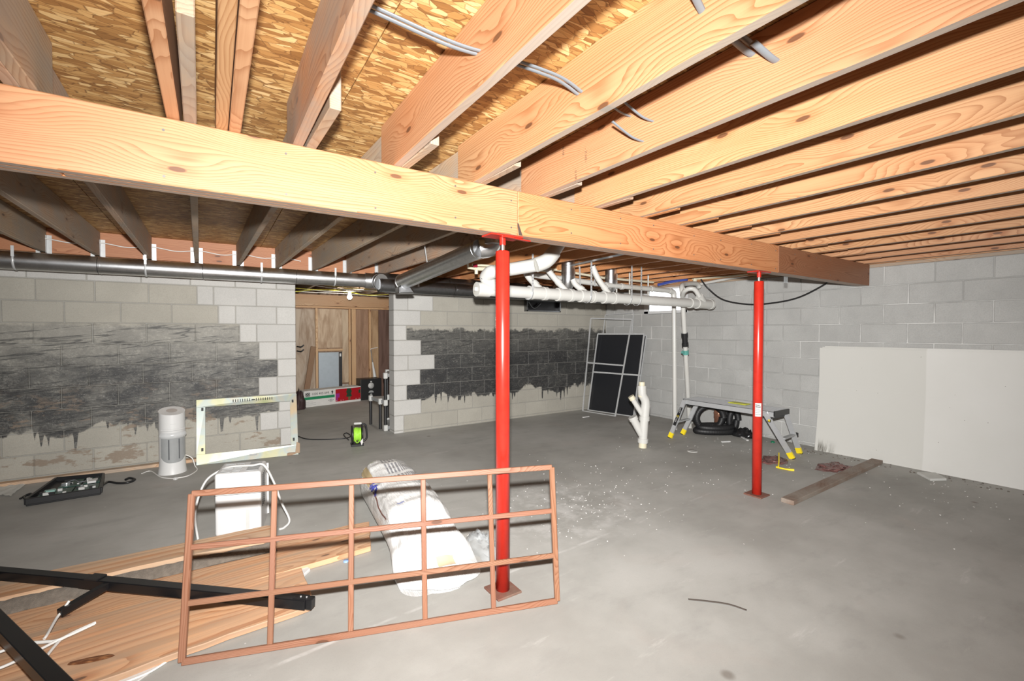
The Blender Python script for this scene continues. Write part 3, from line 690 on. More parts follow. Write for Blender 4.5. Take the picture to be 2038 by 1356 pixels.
o = MB().hexa([(3.25, 3.0, JB - .004), (3.33, 3.0, JB - .004), (3.42, 3.95, JB - .004), (3.34, 3.95, JB - .004)], [(3.25, 3.0, JB - .001), (3.33, 3.0, JB - .001), (3.42, 3.95, JB - .001), (3.34, 3.95, JB - .001)]).build('sheet_metal_strip', GALV); tag(o, 'sheet metal strip under the joists leading to the vertical duct', 'metal strip')
# dark vent on the back wall
a, b = pl(1043, 597, 1, WY), pl(1110, 622, 1, WY)
o = thing('vent_box', 'black open vent box on the back wall below the dark ducts', 'vent', (a.x, WY - .05, b.z))
m = MB(); cx, cz, ww, hh = (a.x + b.x) / 2, (a.z + b.z) / 2, b.x - a.x, a.z - b.z
for bx in (((cx, WY - .04, b.z + .01), (ww, .08, .02)), ((cx, WY - .04, a.z - .01), (ww, .08, .02)), ((a.x + .01, WY - .04, cz), (.02, .08, hh)), ((b.x - .01, WY - .04, cz), (.02, .08, hh))): m.box(*bx)
m.build('frame', GALV_SHADED, o); MB().box((cx, WY - .006, cz), (ww - .02, .01, hh - .02)).build('back_plate', BLACK, o)
MB().tube(spline([(a.x + .05, WY - .05, a.z - .03), (a.x + .16, WY - .05, b.z + .05), (a.x + .3, WY - .05, a.z - .05)], 8), 0.014, 8).build('damper', GALV_SHADED, o)

# ------------------------------------------------------------------ drain plumbing
PY = 3.57
dr = thing('drain_pipe', 'white main drain pipe with wye branches hung under the joists', 'drain pipe', (3.0, PY, 1.78))
pa, pb = pl(950, 576, 1, PY), pl(1412, 606, 1, PY)
MB().cyl(pa, pb, 0.0565, 28).build('main_pipe', PVC, dr)
MB().cyl(pa - Vector((.01, 0, 0)), pa + Vector((.12, 0, 0)), 0.066, 28).build('cleanout_cap', PVC, dr)
MB().box(pa + Vector((-.02, 0, 0)), (0.03, 0.035, 0.035)).build('cap_nut', PVC, dr, 0.003)
def atx(px): return pl(px, 585, 1, PY).x
def onp(x): return pa.lerp(pb, (x - pa.x) / (pb.x - pa.x))
for px in (1056, 1084, 1112, 1136, 1157, 1180, 1203, 1222, 1374, 1388, 1414):
    c = onp(atx(px)); MB().cyl(c - Vector((.022, 0, 0)), c + Vector((.022, 0, 0)), 0.067, 28).build('hub', PVC, dr)
for u, v in ((1056, 1084), (1112, 1136), (1157, 1180), (1203, 1222), (1388, 1414)):
    MB().cyl(onp(atx(u)), onp(atx(v)), 0.0615, 28).build('wye_body', PVC, dr)
# big return branch at the left end
b0 = onp(pa.x + 0.22); b1 = pl(968, 552, 1, 3.52); b2 = pl(976, 543, 1, 3.46); b3 = pl(1066, 528, 1, 3.13); b4 = pl(1088, 519, 1, 3.10); b5 = pl(1116, 487, 1, 3.12)
MB().tube(spline([b0, b1 + Vector((.02, 0, -.02)), b1, b2, b2.lerp(b3, .08)], 6), 0.062, 24).build('return_bend', PVC, dr)
MB().tube([b2.lerp(b3, .03), b3], 0.0565, 24).build('return_pipe', PVC, dr)
MB().tube(spline([b3, b4, b4.lerp(b5, .5)], 6), 0.064, 24).build('elbow', PVC, dr); MB().cyl(b4.lerp(b5, .4), b5 + Vector((0.05, 0, .09)), 0.0565, 24).build('riser', PVC, dr)
# small branches rising to the right side of each wye
for i, (u, v, w_, Y2) in enumerate((((1076, 576), (1052, 552), (1043, 532), 3.72), ((1127, 580), (1093, 541), (1085, 522), 3.72), ((1166, 583), (1146, 567), (1140, 556), 3.68), ((1213, 586), (1191, 556), (1179, 530), 3.60))):
    p0 = pl(u[0], u[1], 1, PY + .02); p1 = pl(v[0], v[1], 1, Y2); p2 = pl(w_[0], w_[1], 1, Y2 + .02)
    o = MB().tube(spline([p0, p1, p2], 6), 0.031, 16).build('branch_pipe', PVC, dr); c = p0.lerp(p1, 0.45); d = (p1 - p0).normalized()
    MB().cyl(c - d * .02, c + d * .02, 0.037, 16).build('coupling', PVC, o)
for px, y0 in ((1052, 548), (1168, 531), (1248, 543), (1267, 540)):
    c = onp(atx(px)); m = MB(); m.bar((c.x, PY - .069, c.z), (c.x, PY - .069, JB - .001), 0.022, 0.002, up=(0, 1, 0))
    pts = [c + Vector((0, -math.cos(a) * .0695, math.sin(a) * .0695)) for a in [R(-180 + 180 * k / 12) for k in range(13)]]; m.tube(pts, 0.011, 6, ell=(0.15, 1)); m.build('hanger_strap', HANGER, dr)
    m = MB()
    for q in range(9): m.cyl((c.x, PY - .0715, c.z + .08 + q * .03), (c.x, PY - .0703, c.z + .08 + q * .03), 0.004, 6)
    tag(m.build('strap_holes', DARKG, dr), kind='stuff')
# end fitting by the right wall
f0 = onp(atx(1400)); f1 = pl(1392, 590, 1, PY - .02); f2 = pl(1383, 577, 1, PY); f3 = pl(1372, 575, 1, PY + .05); f4 = pl(1362, 580, 1, PY + .12); f5 = pl(1358, 590, 1, PY + .2)
MB().tube([f0, f1], [0.056, 0.05], 20).build('wye_branch', PVC, dr); MB().tube(spline([f1, f2, f3, f4, f5], 6), 0.030, 16).build('trap_bend', PVC, dr)
# vent line behind with its drop to the floor
VY = 4.09
vt = thing('vent_pipe', 'white pipe running behind the main drain and dropping to the floor beside the window', 'pipe', (5.5, VY, 0))
v0 = pl(1052, 546, 1, VY); v1 = pl(1205, 567, 1, VY); v2 = pl(1332, 579, 1, VY); v3 = pl(1343, 590, 1, VY); v4 = Vector((5.52, VY - .02, 0.0))
v3 = Vector((5.50, VY, v2.z - 0.1)); v2 = Vector((5.42, VY, v2.z))
MB().tube([v0, v1, v2], 0.033, 16).build('horizontal_run', PVC, vt); MB().tube(spline([v2 - Vector((.03, 0, 0)), v2 + Vector((.06, 0, -.02)), v3, v3 - Vector((0, 0, .05))], 6), 0.040, 16).build('elbow', PVC, vt)
MB().cyl(v3, v4, 0.031, 16).build('drop_pipe', PVC, vt)
for px in (1207, 1238, 1297):
    p = pl(px, 570, 1, VY); MB().cyl(Vector((p.x - .02, VY, v1.z + (v2.z - v1.z) * .4)), Vector((p.x + .02, VY, v1.z + (v2.z - v1.z) * .4)), 0.041, 16).build('coupling', PVC, vt)
sp = thing('standpipe', 'white discharge pipe with a black check valve and a teal clamp', 'pipe', (5.75, 3.95, 0))
s0 = pl(1358, 585, 1, 3.78); s1 = Vector((5.80, 4.02, 0.02)); s1 = pl(1371, 800, 1, 4.0); s1 = fl(1373, 852)
def spt(y): return s0.lerp(s1, (y - 585) / (852 - 585))
MB().cyl(s0, s1, 0.031, 16).build('pipe', PVC, sp)
def onpipe(y0, y1):
    # heights on the pipe from picture rows
    a = min((pl(1362, y0, 1, s0.lerp(s1, t / 50).y) - s0.lerp(s1, t / 50)).length * 100 + t / 50 * 0 for t in range(51)); return a
def hz(y): return min((s0.lerp(s1, t / 200) for t in range(201)), key=lambda p: abs((ray(1360, y) * ((p - CAM).dot(FW)) + CAM).z - p.z))
for y0, y1, r, mt, nm in ((663, 670, .045, BLACK, 'valve_collar'), (670, 682, .038, BLACK, 'check_valve'), (682, 689, .045, BLACK, 'valve_collar'), (697, 705, .042, TEAL, 'clamp')):
    MB().cyl(hz(y0), hz(y1), r, 16).build(nm, mt, sp)
MB().box(hz(701) + Vector((-.05, 0, 0)), (.06, .03, .03)).build('clamp_screw', TEAL, sp)
MB().tube(spline([pl(1358, 590, 1, 3.78), pl(1357, 572, 1, 3.8), pl(1362, 566, 1, 3.85), pl(1385, 565, 1, 3.9), pl(1392, 572, 1, 3.9)], 6), 0.032, 16).build('top_bend', PVC, sp)
wp = thing('supply_pipe', 'thin white water pipe rising along the right wall under the beam end', 'pipe', (5.9, 3.2, 2.08))
MB().tube([pl(1393, 566, 0, 6.0), pl(1412, 562, 0, 6.03), pl(1500, 545, 0, 6.05), pl(1540, 538, 0, 6.05)], 0.020, 12).build('pipe', PVC, wp)
MB().tube([pl(1378, 556, 0, 5.9), pl(1450, 550, 0, 5.95), pl(1500, 545, 0, 6.0)], 0.014, 10).build('upper_pipe', PVCY, wp)
MB().cyl(pl(1383, 552, 0, 5.9), pl(1383, 566, 0, 5.9), 0.03, 12).build('valve', PVCY, wp); MB().box(pl(1383, 562, 0, 5.88), (.03, .05, .02)).build('valve_lever', RED, wp)
bp_ = MB().tube([pl(1310, 567, 0, 5.7), pl(1340, 560, 0, 5.72), pl(1368, 556, 0, 5.75)], 0.022, 10).build('blue_pipe', BLUEP); tag(bp_, 'dark blue pipe under the joists above the window', 'pipe')
# water lines with red valve left of the column
wl = thing('water_line', 'cream water pipes with a small red valve under the joists beside the near column', 'pipe', pl(950, 530, 1, 4.3))
Y = 4.3
for pts, r in (([(931, 522), (932, 533), (945, 535)], .014), ([(945, 535), (975, 536)], .022), ([(940, 527), (1000, 531), (1100, 541)], .013), ([(948, 535), (948, 546)], .02), ([(1060, 530), (1100, 536), (1200, 553), (1300, 562)], .016)):
    MB().tube([pl(x, y, 1, Y) for x, y in pts], r, 10).build('pipe', PVCY, wl)
MB().box(pl(946, 529, 1, Y - .03), (.05, .02, .035)).build('valve_handle', pm('dark_red_handle', (.25, .01, .03), .4), wl, .004)
for px, y0, y1 in ((1152, 533, 572), (1181, 541, 570)):
    o = MB().bar((pl(px, y0, 1, 3.9).x, 3.9, JT), pl(px + 3, y1, 1, 3.9), .02, .003, up=(0, 1, 0)).build('perforated_strap', HANGER); tag(o, ['perforated steel strap hanging beside the shiny vertical duct', 'perforated steel strap hanging between the drain branches'][px > 1160], 'strap')
for i, px in enumerate((1227, 1253, 1290)):
    p = pl(px, 580, 1, 4.2); o = MB().cyl((p.x, 4.2, p.z - .1), (p.x, 4.2, JT), 0.011, 8).build('thin_riser', PVC); tag(o, ['thin white riser beside the bent vertical duct', 'thin white riser between the pipe straps', 'thin white riser above the window corner'][i], 'pipe', 'thin white risers')

# floor stub with wyes
fs = thing('floor_drain_stub', 'white plastic drain stub with two wye branches standing out of the floor', 'drain pipe', (4.34, 3.66, 0))
B = Vector((4.34, 3.66, 0)); SD = RT
def sp_(u, z): return B + SD * u + Vector((0, 0, z))
MB().cyl(sp_(0, 0), sp_(.005, .09), .048, 24).build('stub_pipe', PVCY, fs)
MB().cyl(sp_(.003, .06), sp_(.005, .11), .062, 24).build('hub', PVC, fs); MB().cyl(sp_(.005, .10), sp_(.02, .36), .052, 24).build('lower_wye', PVC, fs)
MB().cyl(sp_(-.01, .16), sp_(-.12, .36), .046, 20).build('lower_branch', PVC, fs); MB().cyl(sp_(-.105, .335), sp_(-.125, .375), .054, 20).build('branch_hub', PVC, fs)
MB().cyl(sp_(.02, .33), sp_(.022, .38), .062, 24).build('hub', PVC, fs); MB().cyl(sp_(.022, .37), sp_(.035, .52), .055, 24).build('upper_wye', PVC, fs)
MB().tube(spline([sp_(.035, .50), sp_(.03, .57), sp_(-.005, .64), sp_(-.01, .70)], 5), .052, 24).build('offset_bend', PVC, fs)
MB().cyl(sp_(-.01, .62), sp_(-.012, .72), .048, 24).build('adapter', PVCY, fs); MB().cyl(sp_(-.012, .70), sp_(-.012, .755), .052, 24).build('hub', PVC, fs); MB().cyl(sp_(-.012, .75), sp_(-.012, .80), .036, 20).build('plug', PVCY, fs)
MB().cyl(sp_(-.005, .40), sp_(-.13, .60), .030, 16).build('upper_branch', PVC, fs); MB().cyl(sp_(-.12, .585), sp_(-.145, .625), .038, 16).build('branch_plug', PVCY, fs)

# hanging black cable on the right wall
pts = [pl(x, y, 0, X) for x, y, X in ((1395, 556, 5.85), (1410, 575, 5.95), (1440, 597, 6.0), (1490, 606, 6.04), (1540, 603, 6.05), (1590, 592, 6.06), (1640, 567, 6.06), (1650, 556, 6.06))]
o = MB().tube(spline(pts, 8), 0.010, 8).build('black_cable', BLACK); tag(o, 'black cable sagging across the grey block wall behind the second column', 'cable')
o = thing('cable_clip', 'translucent plastic tag hanging from the beam near the wall', 'tag', pl(1564, 555, 1, 2.12)); p = pl(1564, 555, 1, 2.13)
MB().box(p, (.07, .003, .08)).build('flap', CLEARB, o, .001)

# cables threaded through the joists
def cable(pts, lab, grp=None, r=0.0055, mat=None, ell=(1.3, 0.6)):
    o = MB().tube(spline(pts, 8), r, 8, ell=ell).build('electrical_cable', mat or CABLEG); return tag(o, lab, 'cable', grp)
X4, X5, X6, X3 = near_x[6] - JW / 2, near_x[7] - JW / 2, near_x[8] - JW / 2, near_x[5] + JW / 2
for dy in (0, 0.02):
    cable([(X3 - .02, 1.245 + dy, 2.30), (X3 + .10, 1.235 + dy, 2.285), (X4 - .10, 1.21 + dy, 2.258), (X4 + .005, 1.207 + dy, 2.262), (X4 + 0.05, 1.205 + dy, 2.27), (X5 - .12, 1.19 + dy, 2.27), (X5 + .005, 1.20 + dy, 2.253)], ['grey flat cable threaded through the joists over the beam, upper strand', 'grey flat cable threaded through the joists over the beam, lower strand'][dy > 0], 'grey joist cables', r=0.006)
pc = pl(1395, 25, 0, X5); cable([(X4 + .03, pc.y - .12, 2.31), (X5 - .1, pc.y - .03, 2.28), (X5 + .01, pc.y, pc.z)], 'pair of grey cables entering the bright joist above the lens side', r=0.008)
for i, (px, py) in enumerate(((1502, 92), (1497, 110), (1545, 122))):
    p = pl(px, py, 0, X6); cable([(X6 - .10, p.y + .02, p.z + .035), (X6 - .03, p.y + .006, p.z + .008), (X6 + .01, p.y, p.z)], ['grey cable bundle in the upper hole of the knotty joist', 'grey cable bundle in the lower hole of the knotty joist', 'grey cable bundle in the hole nearest the big knot'][i], 'cable bundles in the knotty joist', r=0.010)
for i, (px, py) in enumerate(((1255, 232), (1300, 242), (1280, 282))):
    p = pl(px, py, 0, X6); cable([(X6 - .16, p.y + .02, p.z + .05), (X6 - .06, p.y + .01, p.z + .01), (X6 + .01, p.y, p.z)], ['thin grey cable poking from the joist, first of two beside each other', 'thin grey cable poking from the joist, second of two beside each other', 'thin grey cable poking from the joist below the pair'][i], 'thin cables in the stamped joist', r=0.005)
cable([(-1.6, 5.955, 2.295)] + [(-1.3 + .2 * k, 5.95, 2.27 + .012 * (-1) ** k) for k in range(12)], 'thin white cable strung along the joist hangers at the back wall', None, 0.005, CABLEW, None)

# ------------------------------------------------------------------ drywall stack on the right
for k in range(3):
    def prof(t, k=k):   # t 0 bottom .. 1 top; bowed foot
        z = t * 1.215; x = 5.985 + 0.085 * min(1, t * 1.6) ** 0.6 + 0.014 * k
        return x, z
    y1 = 2.455 - 0.022 * k; y0 = y1 - 2.44
    def S(u, v, off=0.0):
        y = y0 + (y1 - y0) * u; x, z = prof(v); flare = 0.035 * (1 - v) ** 3 * max(0, (u - 0.75) / .25)
        return Vector((x + off - flare * (1 if k == 0 else 0.5), y, z + 0.011 * k))
    m = MB(); m.grid(lambda u, v: S(u, v), 30, 14, smooth=False); n0 = len(m.v); m.grid(lambda u, v: S(u, v, 0.0125), 30, 14, smooth=False)
    nv = 14; nu = 30
    for i in range(nu - 1): m.f += [(i * nv, (i + 1) * nv, n0 + (i + 1) * nv, n0 + i * nv), (i * nv + nv - 1, (i + 1) * nv + nv - 1, n0 + (i + 1) * nv + nv - 1, n0 + i * nv + nv - 1)]; m.sm += [False] * 2
    for j in range(nv - 1): m.f += [(j, j + 1, n0 + j + 1, n0 + j), ((nu - 1) * nv + j, (nu - 1) * nv + j + 1, n0 + (nu - 1) * nv + j + 1, n0 + (nu - 1) * nv + j)]; m.sm += [False] * 2
    m.uv = {}
    o = m.build('drywall_sheet', DRYWALL); tag(o, ['front drywall sheet leaning on the grey block wall, grimy at its foot', 'drywall sheet sandwiched between two others against the grey wall', 'rearmost drywall sheet of the stack, against the blocks'][k], 'drywall', 'leaning drywall sheets')

# ------------------------------------------------------------------ window screens in the corner
SCR = [  # bottom-left, bottom-right, top-right, top-left, crossbar t, mesh
 ((5.45, 5.93, 0.0), (5.560, 5.262, 0.0), pl(1258, 636, 0, 5.90), pl(1176, 634, 0, 5.66), 0.52, False, 'tall empty aluminium screen frame in front of the leaning screens', .024),
 ((5.60, 5.95, 0.0), (5.78, 5.06, 0.0), pl(1282, 665, 0, 5.98), pl(1190, 665, 0, 5.80), 0.50, True, 'dark insect screen in a white frame, broadest of the stack', .026),
 ((5.66, 5.955, 0.0), (5.86, 5.10, 0.0), pl(1287, 668, 0, 6.04), pl(1198, 667, 0, 5.87), 0.50, True, 'dark insect screen behind the broad one in the corner', .022),
 ((5.74, 5.96, 0.0), (5.93, 5.36, 0.0), pl(1261, 623, 0, 6.07), pl(1205, 627, 0, 5.99), None, False, 'tallest thin screen frame standing right at the block corner', .018)]
for bl_, br_, tr_, tl_, cbt, msh, lab, wd in SCR:
    bl_, br_, tr_, tl_ = map(Vector, (bl_, br_, tr_, tl_)); tl_.y = min(tl_.y, 6.0)
    t = thing('window_screen', lab, 'screen', bl_, 'window screens in the corner'); nrm = (br_ - bl_).cross(tl_ - bl_).normalized()
    for a, b in ((bl_, br_), (br_, tr_), (tr_, tl_), (tl_, bl_)):
        MB().bar(a, b, wd, 0.011, up=nrm).build('frame_bar', HANGER, t)
    if cbt: MB().bar(bl_.lerp(tl_, cbt), br_.lerp(tr_, cbt), wd, 0.011, up=nrm).build('crossbar', HANGER, t)
    if msh: MB().add([bl_, br_, tr_, tl_], [(0, 1, 2, 3)]).build('mesh', SCREEN, t, fix=False)

# ------------------------------------------------------------------ work platform
wpf = thing('work_platform', 'folding aluminium work platform with yellow feet behind the second red column', 'work platform', (5.34, 3.1, 0))
feet = {'a': fl(1333, 872), 'b': fl(1358, 865), 'c': fl(1578, 914), 'd': fl(1592, 903)}
ZT = 0.525
xa, xb_ = 5.16, 5.50; ya, yb = 3.68, 2.53
MB().box(((xa + xb_) / 2, (ya + yb) / 2, ZT - .006), (xb_ - xa, ya - yb, .012)).build('deck', ALU, wpf, .002)
for x in (xa + .006, xb_ - .006): MB().box((x, (ya + yb) / 2, ZT - .035), (.012, ya - yb, .06)).build('side_rail', ALU, wpf)
for q in range(7): MB().box((xa + .04 + q * .043, (ya + yb) / 2, ZT + .001), (.012, ya - yb - .02, .004)).build('tread_rib', ALU, wpf)
for y in (ya, yb): MB().box(((xa + xb_) / 2, y, ZT - .03), (xb_ - xa, .012, .06)).build('end_cap', BLACK, wpf, .002)
for k_, (xt, yt) in {'a': (xa, ya - .02), 'b': (xb_ - .03, ya - .03), 'c': (xa, yb + .10), 'd': (xb_ - .03, yb + .03)}.items():
    f = feet[k_]; top = Vector((xt, yt, ZT - .02)); f = Vector((f.x, f.y, 0.0)); d = top - f
    lg = MB().bar(f + d * .10, top, .055, .022, up=(1, 0, 0)).build('leg', ALU, wpf)
    MB().bar(f + d * .012, f + d * .14, .058, .026, up=(1, 0, 0)).build('yellow_foot', YEL, lg); MB().bar(f + d * .0, f + d * .014, .060, .03, up=(1, 0, 0)).build('rubber_pad', BLACK, lg)
    if k_ == 'a':
        c0, c1 = f + d * .34, f + d * .82; MB().bar(c0 - Vector((.012, 0, 0)), c1 - Vector((.012, 0, 0)), .042, .004, up=(1, 0, 0)).build('black_label', BLACK, lg)
        zx = (c1 - c0).normalized(); zn = Vector((-1, 0, 0)); zy = zn.cross(zx)
        for tx, tt, mt in ((.25, 'GORILLA', PRINTW), (.50, 'G', YEL), (.75, 'LADDERS', PRINTW)):
            Mx = Matrix((zx, zy, zn)).transposed().to_4x4(); Mx.translation = c0.lerp(c1, tx) + Vector((-.0155, 0, 0)); text('lettering', tt, .032 if tt != 'G' else .045, Mx, mt, lg)
    if k_ == 'c': MB().box(f + d * .82 + Vector((-.012, 0, 0)), (.003, .035, .04)).build('badge', BLACK, lg); MB().box(f + d * .82 + Vector((-.014, 0, 0)), (.003, .018, .022)).build('badge_mark', YEL, lg)
for u, v in (('a', 'b'), ('c', 'd')):
    y = ya if u == 'a' else yb; s = 1 if u == 'a' else -1
    p0 = feet[u].lerp(Vector((xa, y - s * .05, ZT)), .42); p1 = feet[v].lerp(Vector((xb_ - .03, y - s * .03, ZT)), .42)
    st_ = MB().bar(p0, p1, .05, .02).build('step', GREYP, wpf, .004)
    MB().box(((xa + xb_) / 2, y - s * .06, ZT - .075), (xb_ - xa - .04, .05, .04)).build('hinge_block', BLACK, wpf, .004)
    MB().box(p1 + Vector((.05, 0, 0)), (.03, .05, .04)).build('lock', BLACK, wpf, .005)
o = MB().box((5.33, 3.02, ZT + .012), (.12, .22, .012)).build('yellow_tape_roll', pm('yellow_green', (.55, .56, .06), .5), None, .005); tag(o, 'yellow-green strip lying on top of the work platform', 'strip')

# hose, canister, black bag behind the platform
def corr(fn, n, r, rib=0.08, ribs=80):
    pts = [fn(i / (n - 1)) for i in range(n)]; return pts, [r * (1 + rib * math.sin(2 * math.pi * ribs * i / (n - 1))) for i in range(n)]
hs = thing('corrugated_hose', 'coiled black corrugated hose on the floor under the work platform', 'hose', (5.75, 3.6, 0))
c1 = fl(1401, 862); c1 = Vector((5.68, 3.62, 0)); H1 = RT
def loop(cx, cz, rx, rz, dep, ph=0, turns=1.0):
    return lambda t: c1 + H1 * (cx + rx * math.cos(2 * math.pi * t * turns + ph)) + Vector((0, 0, cz + rz * math.sin(2 * math.pi * t * turns + ph))) + F0 * (dep + .05 * t)
for nm, fn in (('standing_loop', loop(0, .225, .18, .165, 0)), ('standing_loop', loop(.03, .25, .21, .19, .07)), ('standing_loop', loop(.335, .19, .055, .13, .02)), ):
    pts, rs = corr(fn, 200, .042); MB().tube(pts, rs, 10).build(nm, RUBBER, hs)
for k in range(2):
    pts, rs = corr(lambda t: c1 + H1 * (.08 + (.26 - .04 * k) * math.cos(2 * math.pi * t)) + F0 * (.03 + .10 * math.sin(2 * math.pi * t)) + Vector((0, 0, .045 + .05 * k)), 200, .043); MB().tube(pts, rs, 10).build('flat_loop', RUBBER, hs)
cn = thing('copper_canister', 'shiny copper-brown canister standing behind the black hose', 'canister', (5.93, 3.62, 0))
cp = Vector((5.99, 3.69, 0)); MB().lathe([(.001, 0), (.062, 0), (.064, .02), (.062, .17), (.068, .18), (.068, .26), (.06, .30), (.05, .33), (.001, .335)], 24, Matrix.Translation(cp)).build('body', COPPER, cn)
MB().lathe([(.066, .235), (.071, .24), (.071, .255), (.066, .26)], 24, Matrix.Translation(cp)).build('band', COPPER, cn); MB().lathe([(.05, .325), (.054, .33), (.054, .345), (.001, .35)], 24, Matrix.Translation(cp)).build('lid', COPPER, cn)
def blob(name, c, sx, sy, sz, mat, lab, cat, seed=0, parent=None, nu=26, nv=14, amp=.35):
    def fn(u, v):
        a = u * 2 * math.pi; e = v * math.pi / 2; d = Vector((math.cos(a) * math.cos(e), math.sin(a) * math.cos(e), math.sin(e)))
        q = 1 + amp * mnoise.noise(d * 1.6 + Vector((seed * 7.1, 0, 0))) + amp * .5 * mnoise.noise(d * 5 + Vector((seed * 3.3, 2, 0)))
        return Vector((c[0] + d.x * sx * q, c[1] + d.y * sy * q, c[2] + max(.001, d.z * sz * (1 + amp * 1.5 * mnoise.noise(d * 6 + Vector((0, seed, 0)))))))
    m = MB(); m.grid(fn, nu, nv, wu=True); m.uv = {}; o = m.build(name, mat, parent)
    if lab: tag(o, lab, cat)
    return o
blob('black_plastic_bag', (5.93, 3.30, 0), .10, .16, .10, pm('black_film', (.012, .012, .013), .25), 'crumpled black plastic bag beside the coiled hose', 'plastic bag', 3)

# dark plank and floor litter on the right
timber('loose_plank', (3.90, 1.80, .019), (5.93, 1.835, .019), .10, .038, WOODD, None, (.20, .135, .10)); tag(bpy.data.objects['loose_plank'], 'dirty dark plank lying on the floor toward the drywall', 'plank')
p = fl(1540, 918); blob('reddish_plastic_wrap', (p.x, p.y, 0), .19, .11, .03, REDBAG, 'crumpled reddish plastic wrap near the platform feet', 'plastic wrap', 5, amp=.6)
p = fl(1660, 932); blob('reddish_plastic_wrap', (p.x, p.y, 0), .20, .13, .03, REDBAG, 'crumpled reddish plastic wrap beside the dark plank', 'plastic wrap', 8, amp=.6)
a, b = fl(1550, 913), fl(1552, 928); o = MB().tube([a + Vector((0, 0, .06)), fl(1550, 925) + Vector((0, 0, .03)), fl(1549, 929, .008)], .008, 6).build('yellow_strap', YEL); tag(o, 'upright bit of yellow strap in the reddish wrap', 'strap')
o = MB().tube([fl(1545, 930, .008), fl(1562, 934, .01), fl(1580, 936, .008)], [.01, .008, .014], 6).build('yellow_strip', YEL); tag(o, 'yellow plastic strip flat on the floor by the reddish wrap', 'strip')
q = [fl(1825, 944), fl(1852, 958), fl(1884, 957), fl(1862, 945)]; o = MB().prism(q, (0, 0, .022)).build('drywall_scrap', pm('gypsum_scrap', (.6, .6, .57), .8), None, .002); tag(o, 'small drywall offcut on the floor in front of the leaning sheets', 'scrap')
o = blob('green_bottle_cap', tuple(fl(1538, 881)), .025, .025, .02, pm('green_cap', (.0, .16, .07), .4), 'small green cap on the floor behind the platform', 'cap', 2, amp=.05)
o = MB().lathe([(.001, .004), (.03, .004), (.055, .008), (.06, .001)], 20, Matrix.Translation(fl(1378, 899))).build('cleanout_cover', PVC); tag(o, 'round white cleanout cover set in the floor in front of the platform', 'cap')
for i, (u, v, lab) in enumerate((((1471, 868), (1488, 878), 'curved white plastic scrap near the second column'), ((1436, 881), (1453, 880), 'short straight white scrap in front of the hose'), ((1160, 832), (1172, 830), 'white plastic scrap on the floor before the screens'))):
    a, b = fl(*u), fl(*v); o = MB().bar(a + Vector((0, 0, .008)), b + Vector((0, 0, .008)), .03, .014).build('plastic_scrap', WHITEP, None, .003); tag(o, lab, 'scrap')
o = MB().tube(spline([fl(1370, 1193, .004), fl(1410, 1197, .006), fl(1450, 1203, .006), fl(1486, 1215, .003)], 6), .004, 6, ell=(1.8, .6)).build('bent_twig', pm('twig_brown', (.07, .055, .045), .8)); tag(o, 'thin curved dark stick on the open floor', 'stick')
m = MB(); rr = random.Random(3)
def chip(c, s):
    n = 5; a0 = rr.uniform(0, 6); m.prism([c + Vector((math.cos(a0 + 2 * math.pi * i / n) * s * rr.uniform(.5, 1.2), math.sin(a0 + 2 * math.pi * i / n) * s * rr.uniform(.5, 1.2), .0005)) for i in range(n)], (0, 0, s * .5))
for i in range(460):
    x, y = rr.choice(((1150, 1020), (1200, 960), (1500, 880), (1640, 930), (1350, 930), (1900, 990), (1120, 1000), (1180, 985)))
    p = fl(x + rr.gauss(0, 70), min(1340, max(872, y + rr.gauss(0, 40))))
    if p.x < 5.9 and p.y < 5.8: chip(p, rr.uniform(.0015, .0062))
o = m.build('floor_chips', pm('plaster_chips', (.7, .69, .66), .8)); tag(o, 'small white plaster chips scattered on the floor', 'debris', None, 'stuff')
m = MB()
for i in range(150):
    p = Vector((rr.uniform(5.75, 5.95), rr.uniform(-.2, 2.6), 0)); chip(p, rr.uniform(.003, .012))
o = m.build('floor_grit', pm('dark_grit', (.14, .12, .10), .9)); tag(o, 'dark grit along the foot of the drywall', 'debris', None, 'stuff')
# ------------------------------------------------------------------ wooden window grille leaning on the near column
GRW = (0.27, 0.135, 0.083)
BLc, BRc, TRc, TLc = fl(362, 1318, .013), fl(1109, 1196, .013), fl(1098, 930, .682), fl(382, 983, .682)
gr = thing('window_grille', 'slim reddish wooden window grille of fifteen openings leaning on the near red column', 'window grille', BLc)
gn = (BRc - BLc).cross(TLc - BLc).normalized()
GW = wood_mat('grille_wood', 0.0, 0.006, 0.45)
def gb(name, a, b, w, d): return timber(name, a, b, d, w, GW, gr, jit(GRW, .06), up=gn.cross(b - a), bev=.003)
gb('bottom_rail', BLc, BRc, .027, .020); gb('top_rail', TLc, TRc, .027, .020); gb('stile', BLc, TLc, .027, .0205); gb('stile', BRc, TRc, .027, .0205)
for k in range(1, 5):
    t = k / 5.0; a, b = BLc.lerp(BRc, t), TLc.lerp(TRc, t)
    for s0_, s1_ in ((.02, .325), (.342, .658), (.675, .98)): gb('upright_bar', a.lerp(b, s0_), a.lerp(b, s1_), .024, .016)
for k in (1, 2):
    t = k / 3.0; gb('cross_bar', BLc.lerp(TLc, t), BRc.lerp(TRc, t), .024, .0165)

